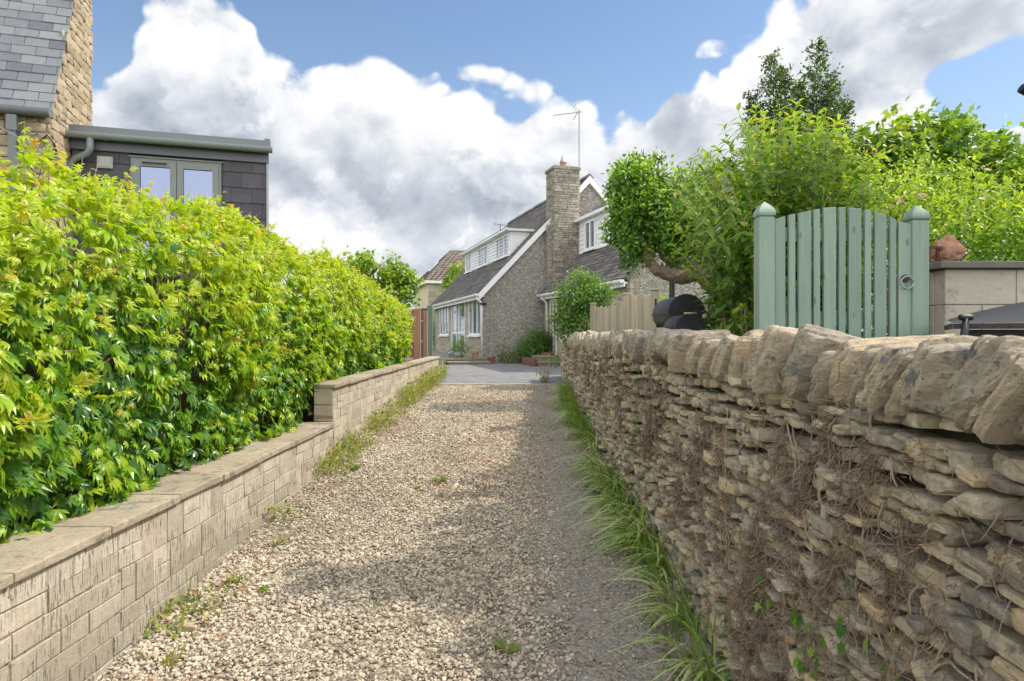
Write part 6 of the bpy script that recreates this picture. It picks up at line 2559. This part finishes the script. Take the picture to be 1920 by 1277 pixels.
# ---------------------------------------------------------------- smoker barbecue
def smoker():
    Yf = 6.6
    root = thing('smoker_barbecue', (1.75, 6.8, .74), 'black drum smoker barbecue with a side firebox and tall flue behind the wall', 'barbecue')
    c = P(1287.5, 586, Yf)
    r_ = 33.5 / 1200 * Yf
    L = .82
    b = MB()
    b.lathe([(r_ * .2, 0), (r_ - .006, .0), (r_, .008), (r_, L - .008), (r_ - .006, L), (r_ * .2, L)], c, 36, (0, 1, 0))
    dr_ = b.build('drum', 'black_iron', root, True, None, 40)
    b = MB()
    b.lathe([(r_ + .004, -.004), (r_ + .008, 0), (r_ + .008, .014), (r_ + .002, .016)], c, 36, (0, 1, 0))
    b.box(c.x - r_ - .006, c.x + r_ + .006, Yf - .009, Yf - .001, c.z + .004, c.z + .016)
    b.box(c.x - r_ - .010, c.x - r_ + .001, Yf, Yf + L, c.z - .012, c.z + .008)
    b.build('lid_rim', 'black_iron', dr_)
    # firebox
    Y2 = 6.05
    c2 = P(1293, 616, Y2)
    r2 = 26.5 / 1200 * Y2
    b = MB()
    n = 36
    b.lathe([(r2 * .2, 0), (r2 - .005, 0), (r2, .006), (r2, .5), (r2 * .2, .5)], c2, n, (0, 1, 0))
    fb = b.build('firebox', 'black_iron', root, True, None, 40)
    b = MB()
    b.lathe([(r2 + .003, -.004), (r2 + .006, 0), (r2 + .006, .012), (r2 + .001, .014)], c2, n, (0, 1, 0))
    b.box(c2.x - r2 - .004, c2.x + r2 + .004, Y2 - .008, Y2 - .001, c2.z - .012, c2.z - .002)
    b.build('firebox_rim', 'black_iron', fb)
    b = MB()
    b.tube([(c2.x - .06, Y2 - .03, c2.z + r2 + .008), (c2.x + .06, Y2 - .03, c2.z + r2 + .008)], .011, 10)
    b.build('handle', 'rope', root, True)
    b = MB()
    b.lathe([(.022, -.02), (.026, 0), (.02, .02), (.004, .028)], (c2.x + r2 + .02, Y2 + .03, c2.z + r2 * .85), 12)
    b.build('knob', 'rope', root, True)
    # flue
    f = P(1260, 560, 7.25)
    b = MB()
    zt = CAMZ + (628 - 526) / 1200 * 7.25
    b.tube([(f.x, 7.25, c.z), (f.x, 7.25, zt)], .033, 16)
    b.build('flue', 'black_iron', root, True, None, 40)
    # legs and side shelf bracket
    for (xx, yy) in ((c.x - r_ * .75, Yf + .08), (c.x + r_ * .75, Yf + .08), (c.x - r_ * .75, Yf + L - .08), (c.x + r_ * .75, Yf + L - .08)):
        b = MB()
        b.box(xx - .018, xx + .018, yy - .018, yy + .018, .74, c.z - r_ * .5)
        b.build('leg', 'black_iron', root)
    b = MB()
    z0 = c.z - .10
    b.tube([(c.x - r_ - .02, Yf + .05, .80), (c.x - r_ - .06, Yf + .02, c.z - r_ * 1.15), (c.x - r_ - .02, Yf - .02, c.z - r_ * .95), (c.x - r_ * .55, Yf - .04, c.z - r_ * .92), (c.x - r_ * .5, Yf - .04, .80)], .010, 8)
    b.build('shelf_bracket', 'galvanised', root, True)


smoker()


# ---------------------------------------------------------------- trees and shrubs
def tree_limbs(m, base, lobes, r0, rnd, fork=0.45, twigs=5, bend=.12):
    base = Vector(base)
    cen = sum((Vector(c) for c, _ in lobes), Vector()) / len(lobes)
    fk = base.lerp(cen, fork)
    m.tube(wander(bez(base, base.lerp(fk, .5) + Vector((rnd.uniform(-bend, bend), 0, 0)), fk, 6), .01), [r0 * (1.15 - .08 * i) for i in range(6)], 10)
    for c, r_ in lobes:
        c = Vector(c)
        rr = Vector(r_ if hasattr(r_, '__len__') else (r_,) * 3)
        m.tube(wander(bez(fk, fk.lerp(c, .5) + Vector((0, 0, .15)), c, 6), .02), [r0 * (.62 - .08 * i) for i in range(6)], 7)
        for k in range(twigs):
            d = Vector((rnd.gauss(0, 1), rnd.gauss(0, 1), rnd.gauss(.3, 1))).normalized()
            e = c + Vector((d.x * rr.x, d.y * rr.y, d.z * rr.z)) * .92
            m.tube(wander(bez(c, c.lerp(e, .5) + Vector((0, 0, .06)), e, 5), .02), [r0 * .2 * (1 - .2 * i) + .002 for i in range(5)], 5)


def left_tree():
    Y = 19.5
    base = Vector(((715 - 975) / 1200 * Y, Y, .65))
    root = thing('garden_tree', base, 'light green broadleaf tree rising behind the creeper hedge', 'tree')
    lobes = [(P(665, 505, Y), (.5, .5, .5)), (P(700, 510, Y), (.6, .6, .5)), (P(740, 520, Y), (.6, .6, .5)), (P(765, 535, Y), (.42, .5, .36)), (P(755, 560, Y), (.5, .5, .35)),
             (P(678, 484, Y), (.18, .2, .24)), (P(742, 497, Y), (.22, .2, .22)), (P(715, 550, Y), (.8, .6, .5)), (P(640, 505, Y), (.35, .4, .25))]
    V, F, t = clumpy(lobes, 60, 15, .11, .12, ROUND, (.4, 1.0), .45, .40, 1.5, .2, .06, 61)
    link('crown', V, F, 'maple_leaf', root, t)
    m = MB()
    tree_limbs(m, base, lobes, .13, random.Random(61))
    m.build('trunk', 'bark', root, True)
    # glimpses of green by the house and the far house
    p = P(850, 520, 36)
    base = Vector((p.x, 36, .65))
    root = thing('small_tree', base, 'small pale green tree between the two houses', 'tree')
    lobes = [(P(852, 525, 36), (.55, .6, .8)), (P(846, 545, 36), (.6, .6, .7)), (P(860, 510, 36), (.3, .3, .45))]
    V, F, t = clumpy(lobes, 22, 14, .16, .17, ROUND, (.3, 1), .4, .35, 1.2, .2, 0, 62)
    link('crown', V, F, 'maple_leaf', root, t)
    m = MB()
    tree_limbs(m, base, lobes, .09, random.Random(62), .5, 3)
    m.build('trunk', 'bark', root, True)
    p = P(816, 600, 31)
    base = Vector((p.x - .2, 31.8, .65))
    lobes = [((p.x - .3, 31.8, 1.5), (.8, .6, .8)), ((p.x - 1.2, 32.5, 1.3), (.9, .7, .7)), ((p.x - .2, 31.6, 2.1), (.35, .4, .4))]
    bush('laurel_bush', 'green bush seen between the green fence post and the house corner', 'shrub', base, lobes, 'maple_leaf', 40, 14, .12, .11, LEAF2, (.1, .7), 63, 8)


left_tree()


def ivy_tree():
    Y = 11.0
    base = P(1368, 640, 10.6)
    base.z = .72
    root = thing('ivy_clad_tree', base, 'leaning old tree with a thick bent limb and dense ivy covered crown beside the house', 'tree')
    pts = [base, P(1366, 590, 10.6), P(1350, 545, 10.7), P(1318, 512, 10.8), P(1285, 497, 10.9), P(1255, 485, 11.0), P(1225, 440, 11.0), P(1200, 380, 11.0)]
    m = MB()
    def dense(ps, rs, k=7):
        op, orr = [], []
        for i in range(len(ps) - 1):
            for q in range(k):
                op.append(Vector(ps[i]).lerp(Vector(ps[i + 1]), q / k))
                orr.append(rs[i] + (rs[i + 1] - rs[i]) * q / k)
        sm = [op[0]] + [(op[max(i - 2, 0)] + op[i] * 2 + op[min(i + 2, len(op) - 1)]) / 4 for i in range(1, len(op))]
        return sm, orr
    m.tube(*dense(pts, [.22, .19, .17, .15, .135, .12, .09, .05]), 22)
    m.tube(*dense([P(1310, 512, 10.8), P(1280, 519, 10.7), P(1250, 514, 10.7), P(1225, 502, 10.75), P(1212, 480, 10.8), P(1205, 440, 10.9)], [.135, .125, .11, .085, .06, .035]), 18)
    m.tube([P(1340, 530, 10.7), P(1330, 470, 10.8), P(1290, 400, 10.9), P(1270, 350, 11)], [.14, .11, .08, .03], 10)
    V = np.array([tuple(v) for v in m.v])
    d = np.stack([fbm(V * np.array([1, 1, 1.6]), 7, 3 + 9 * q, 4) - .5 for q in range(3)], 1) * .09
    d += np.stack([fbm(V, 26, 40 + 9 * q, 2) - .5 for q in range(3)], 1) * .03
    m.v = [tuple(q) for q in V + d]
    m.build('trunk', 'bark', root, True, None, 30)
    lobes = [(P(1190, 345, Y), (.50, .5, .42)), (P(1180, 400, Y), (.42, .5, .45)), (P(1195, 445, Y), (.40, .5, .40)), (P(1225, 390, Y), (.48, .6, .55)), (P(1250, 440, Y), (.42, .5, .38)),
             (P(1175, 318, Y), (.22, .25, .22)), (P(1240, 340, Y), (.34, .4, .28)), (P(1165, 375, Y), (.24, .3, .28)), (P(1158, 440, Y), (.20, .3, .28)), (P(1208, 480, Y - .1), (.18, .2, .20)), (P(1275, 400, Y), (.35, .5, .4)),
             (P(1155, 415, Y), (.20, .25, .2)), (P(1290, 430, Y), (.34, .5, .5)), (P(1280, 350, Y), (.30, .4, .32)), (P(1205, 305, Y), (.22, .3, .2)), (P(1300, 470, Y), (.3, .4, .25)), (P(1148, 350, Y), (.13, .2, .14)), (P(1190, 292, Y), (.12, .2, .14)), (P(1140, 455, Y), (.12, .2, .16)), (P(1180, 488, Y), (.14, .2, .12)), (P(1262, 488, Y - .25), (.16, .15, .10)), (P(1235, 300, Y), (.16, .2, .14))]
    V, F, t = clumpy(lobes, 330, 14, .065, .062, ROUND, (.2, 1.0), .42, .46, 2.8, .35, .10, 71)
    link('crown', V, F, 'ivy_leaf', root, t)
    m = MB()
    rnd = random.Random(71)
    lobes = lobes + [(c, tuple(q * 1.15 for q in r_)) for c, r_ in lobes]
    for c, r_ in lobes:
        for k in range(4):
            d = Vector((rnd.gauss(0, 1), rnd.gauss(0, 1), rnd.gauss(.2, 1))).normalized()
            c_ = Vector(c)
            e = c_ + Vector((d.x * r_[0], d.y * r_[1], d.z * r_[2])) * .95
            m.tube(wander(bez(c_, c_.lerp(e, .5), e, 4), .02), [.018, .012, .008, .004], 5)
    m.build('branches', 'bark', root, True)


ivy_tree()


def butterfly_bush():
    base = Vector((2.3, 5.9, .74))
    root = thing('butterfly_bush', base, 'tall arching shrub with long pointed leaves and bare canes beside the green gate', 'shrub')
    rnd = random.Random(81)
    rg = np.random.default_rng(81)
    m = MB()
    parts = []
    tips = []
    for k in range(150):
        r_ = rnd.random()
        px = rnd.uniform(1258, 1660)
        # skyline of the shrub
        sky_y = float(np.interp(px, [1255, 1290, 1330, 1375, 1420, 1470, 1520, 1580, 1620, 1660], [320, 285, 255, 205, 190, 180, 185, 212, 250, 285]))
        py = sky_y + rnd.random() ** 1.35 * 250 + rnd.uniform(0, 14)
        Y = rnd.uniform(4.6, 7.0)
        tips.append((px, py, Y))
    for k in range(30):
        tips.append((rnd.uniform(1352, 1425), rnd.uniform(450, 610), rnd.uniform(5.2, 6.4)))
    for k in range(7):
        tips.append((rnd.uniform(1430, 1720), rnd.uniform(400, 560), rnd.uniform(4.9, 6.6)))
    for (px, py, Y) in tips:
        e = P(px, py, Y)
        a = base + Vector((rnd.uniform(-.3, .5), rnd.uniform(-.5, .5), 0))
        H = e.z - a.z
        mid = a.lerp(e, .45) + Vector((-(e.x - a.x) * .22, 0, max(.1, H * .18)))
        n = 14
        pts = wander(bez(a, mid, e, n), .012)
        r0 = rnd.uniform(.006, .014)
        m.tube(pts, [r0 * (1 - .85 * i / (n - 1)) + .0012 for i in range(n)], 5)
        L = sum((pts[i + 1] - pts[i]).length for i in range(n - 1))
        start = .38 if H > 1.2 else .15
        cnt = max(8, int(L * (1 - start) / .055))
        f = start + (1 - start) * np.linspace(0, 1, cnt)
        ia = np.clip(f * (n - 1), 0, n - 1.001)
        i0 = ia.astype(int)
        A = np.array([tuple(p) for p in pts])
        pos = A[i0] * (1 - (ia - i0))[:, None] + A[i0 + 1] * (ia - i0)[:, None]
        tan = norm(A[i0 + 1] - A[i0])
        for sgn in (-1, 1):
            s = norm(np.cross(tan, np.array([.2, 1, .3])))
            rot = (np.arange(cnt) % 2)[:, None]
            s2 = norm(np.cross(tan, s))
            side = s * (1 - rot) + s2 * rot
            ax = side * sgn + tan * .55 + rg.normal(size=(cnt, 3)) * .25 + np.array([0, 0, -.15])
            nr = tan * .6 + np.array([0, 0, .8]) + rg.normal(size=(cnt, 3)) * .25
            size = (.185 - .09 * ((f - start) / (1 - start)) ** 2) * (.65 + .6 * rg.random(cnt))
            t = .40 + .32 * ((f - start) / (1 - start)) ** 2 + rg.normal(0, .14, cnt) + rnd.uniform(-.1, .12)
            parts.append(place(LANCE, pos, ax, nr, size, np.clip(t, 0, 1)))
        # side shoots
        for q in range(3):
            j = rnd.randint(6, 12)
            c = pts[j]
            d = Vector((rnd.gauss(0, 1), rnd.gauss(0, 1), rnd.uniform(-.2, .8))).normalized() * rnd.uniform(.12, .3)
            k2 = 9
            ff = np.linspace(.15, 1, k2)[:, None]
            pos = np.array(c) + np.array(d) * ff + np.array([0, 0, -.06]) * ff ** 2
            m.tube([c, Vector(pos[4]), Vector(pos[-1])], [.003, .002, .001], 4)
            ax = rg.normal(size=(k2, 3)) * .8 + np.array(d) * 2.0
            parts.append(place(LANCE, pos, ax, np.tile(np.array([0, 0, 1.]), (k2, 1)) + rg.normal(size=(k2, 3)) * .5, np.linspace(.11, .06, k2), np.clip(rg.normal(.45, .18, k2), 0, 1)))
    V, F, t = merge(parts)
    link('leaves', V, F, 'butterfly_leaf', root, t)
    m.build('canes', 'cane', root, True)


butterfly_bush()


def bay_tree():
    rnd = random.Random(91)
    rg = np.random.default_rng(91)
    Y = 9.5
    base = P(1490, 640, Y)
    base.z = .74
    root = thing('evergreen_tree', base, 'dark airy evergreen with two spires rising behind the arching shrub', 'tree')
    m = MB()
    parts = []
    spires = [(1446, 108, .62, 1470), (1533, 84, .95, 1510), (1410, 185, .5, 1450), (1585, 190, .6, 1540), (1495, 160, .5, 1490), (1622, 255, .5, 1550), (1470, 130, .5, 1475), (1560, 140, .6, 1525)]
    for (px, py, spread, bx) in spires:
        top = P(px, py, Y + rnd.uniform(-.4, .4))
        a = P(bx, 500, Y)
        n = 16
        pts = wander(bez(base, Vector((a.x, a.y, (base.z + top.z) * .45)), top, n), .015)
        m.tube(pts, [.035 * (1 - .93 * i / (n - 1)) for i in range(n)], 7)
        zlo = CAMZ + (628 - 420) / 1200 * Y
        # side twigs all the way up, shorter towards the tip
        for k in range(250):
            f = rnd.uniform(.40, 1.0)
            i = f * (n - 1)
            i0 = min(int(i), n - 2)
            c = pts[i0].lerp(pts[i0 + 1], i - i0)
            w = spread * (1 - f) * 2.0 + .10
            an = rnd.uniform(0, 6.28)
            d = Vector((math.cos(an), math.sin(an), rnd.uniform(.35, 1.1))) * w * rnd.uniform(.5, 1.0)
            k2 = max(6, int(w * 26))
            ff = np.linspace(.2, 1, k2)[:, None]
            pos = np.array(c) + np.array(d) * ff
            if rnd.random() < .6:
                m.tube([c, c + d * .5 + Vector((0, 0, .02)), c + d], [.006, .004, .0015], 4)
            reps = 2
            for _ in range(reps):
                pp = pos + rg.normal(size=pos.shape) * .03
                ax = rg.normal(size=(k2, 3)) * .8 + np.array(d.normalized()) * .9
                parts.append(place(LEAF2, pp, ax, rg.normal(size=(k2, 3)) * .6 + np.array([0, 0, .8]), (.042 + .026 * rg.random(k2)), np.clip(rg.normal(.5, .24, k2), 0, 1)))
    V, F, t = merge(parts)
    link('crown', V, F, 'bay_leaf', root, t)
    m.build('trunk', 'bark', root, True)


bay_tree()


def tall_tree():
    # stands past the end of the block wall; its crown shades the middle of the drive
    base = Vector((6.1, 5.0, .74))
    root = thing('tall_tree', base, 'tall tree standing past the block wall, its crown leaning over the garden above the gate', 'tree')
    lobes = [((3.80, 4.98, 6.65), (.28, .22, .24)), ((4.12, 5.08, 6.6), (.36, .32, .32)), ((4.5, 5.2, 6.6), (.45, .42, .4)), ((4.95, 5.2, 6.7), (.5, .45, .45)), ((5.45, 5.15, 6.9), (.6, .5, .6)), ((6.0, 5.0, 7.3), (.8, .7, .8))]
    V, F, t = clumpy(lobes, 110, 14, .10, .10, ROUND, (.15, .85), .4, .30, 1.6, .15, .03, 141)
    link('crown', V, F, 'maple_leaf', root, t)
    m = MB()
    tree_limbs(m, base, lobes, .14, random.Random(141), .7, 4)
    m.build('trunk', 'bark', root, True)


tall_tree()


def right_shrubs():
    Y = 8.2
    base = Vector((4.7, Y, .74))
    root = thing('maple_tree', base, 'bushy broadleaf tree with lobed leaves filling the skyline at the right', 'tree')
    lobes = [(P(1660, 300, Y), (.5, .7, .45)), (P(1715, 285, Y), (.6, .7, .5)), (P(1770, 300, Y), (.7, .8, .55)), (P(1830, 320, Y), (.6, .8, .5)), (P(1880, 350, Y), (.6, .8, .45)),
             (P(1680, 255, Y), (.16, .3, .24)), (P(1738, 248, Y), (.20, .3, .22)), (P(1800, 262, Y), (.2, .3, .2)), (P(1850, 290, Y), (.22, .3, .2)), (P(1905, 325, Y), (.22, .3, .16)), (P(1640, 280, Y), (.2, .3, .2)),
             (P(1950, 380, Y), (.7, .8, .5)), (P(1750, 370, Y), (1.2, .9, .5)), (P(1880, 410, Y), (1.1, .9, .5)), (P(2020, 420, Y), (.8, .8, .6))]
    V, F, t = clumpy(lobes, 75, 13, .10, .10, LOBED, (.15, .85), .5, .38, 1.6, .15, .03, 101)
    link('crown', V, F, 'maple_leaf', root, t)
    m = MB()
    tree_limbs(m, base, lobes, .13, random.Random(101), .5, 4)
    m.build('trunk', 'bark', root, True)
    Y = 5.6
    base = Vector((3.5, 5.7, .74))
    lobes = [(P(1610, 420, Y + .4), (.45, .4, .38)), (P(1680, 400, Y + .3), (.5, .5, .38)), (P(1750, 390, Y + .4), (.5, .5, .36)), (P(1820, 395, Y + .4), (.5, .5, .38)), (P(1890, 400, Y + .3), (.55, .5, .4)),
             (P(1650, 480, Y), (.55, .4, .45)), (P(1740, 460, Y - .2), (.5, .4, .42)), (P(1830, 450, Y - .2), (.55, .4, .36)), (P(1910, 455, Y - .2), (.5, .4, .36)), (P(1600, 540, Y), (.5, .4, .5)), (P(1700, 560, Y - .1), (.6, .4, .5)),
             (P(1545, 470, Y + .5), (.45, .4, .45)), (P(1520, 560, Y + .3), (.5, .4, .45)), (P(1980, 450, Y), (.6, .5, .5)), (P(1610, 350, Y + .9), (.4, .4, .3)), (P(1720, 345, Y + .9), (.5, .4, .3))]
    bush('rambling_rose', 'sunlit light green rambling shrub with a few pink blooms above the block wall', 'shrub', base, lobes, 'rose_leaf', 190, 15, .065, .052, LEAF8, (.25, .9), 103, 26, .06, None, .34,
         'cane', .012, .2, 2.6, ('petal', 12, .03, ROUND))
    # low greenery behind the smoker
    p = P(1335, 600, 9.4)
    p.z = .74
    bush('dark_bush', 'dark green bush directly behind the black smoker', 'shrub', p, [(P(1335, 585, 9.4), (.32, .3, .3)), (P(1350, 610, 9.4), (.4, .3, .3)), (P(1310, 615, 9.4), (.4, .3, .35))], 'bay_leaf', 260, 14, .07, .07, LEAF2, (.1, .8), 105, 8)
    p = P(1240, 600, 12.0)
    p.z = .74
    bush('pale_bush', 'pale green bush seen between fence post and smoker flue', 'shrub', p, [(P(1240, 580, 12), (.28, .3, .30)), (P(1225, 590, 12), (.3, .3, .4)), (P(1262, 600, 12), (.3, .3, .36))], 'rose_leaf', 260, 14, .07, .06, LEAF2, (.3, 1), 106, 8)
    p = P(1400, 630, 5.3)
    p.z = .74
    bush('leafy_herb', 'leafy low plant at the foot of the gate post', 'plant', p, [(P(1400, 618, 5.3), (.10, .12, .12)), (P(1395, 590, 5.3), (.07, .1, .14))], 'butterfly_leaf', 2500, 7, .04, .07, LEAF8, (.4, .9), 107, 5)
    # rail fence behind the smoker
    root = thing('rail_fence', (2.6, 10.4, .74), 'dark low rail fence behind the smoker', 'fence')
    for k in range(2):
        b = MB()
        b.box(1.9, 3.6, 10.0, 10.05, 1.1 + .45 * k, 1.2 + .45 * k)
        b.build('rail', 'dark_board', root)
    for x in (1.95, 2.75, 3.5):
        b = MB()
        b.box(x, x + .08, 10.055, 10.13, .74, 1.75)
        b.build('fence_post', 'dark_board', root)


right_shrubs()


def backdrop_trees():
    """Trees of the village beyond, closing the horizon between and behind the houses."""
    rnd = random.Random(17)
    for i, (x, y, h, lab) in enumerate([(-30, 70, 5, 'broad tree far beyond the left hedge'), (-20, 85, 4.5, 'rounded tree on the skyline behind the left tree'), (14, 48, 5.2, 'tree hidden largely behind the house chimney'), (26, 40, 6, 'tall tree beyond the garden on the right')]):
        z0 = .7
        base = Vector((x, y, z0))
        root = thing('distant_tree', base, lab, 'tree', 'distant trees')
        lobes = [((x + rnd.uniform(-1.5, 1.5), y + rnd.uniform(-1, 1), z0 + h * rnd.uniform(.45, .85)), (1.6, 1.6, 1.2)) for _ in range(6)]
        V, F, t = clumpy(lobes, 5, 16, .3, .3, ROUND, (.1, .7), .4, .35, .7, .2, 0, 120 + i)
        link('crown', V, F, 'maple_leaf', root, t)
        m = MB()
        tree_limbs(m, base, lobes, .2, rnd, .4, 3)
        m.build('trunk', 'bark', root, True)


backdrop_trees()
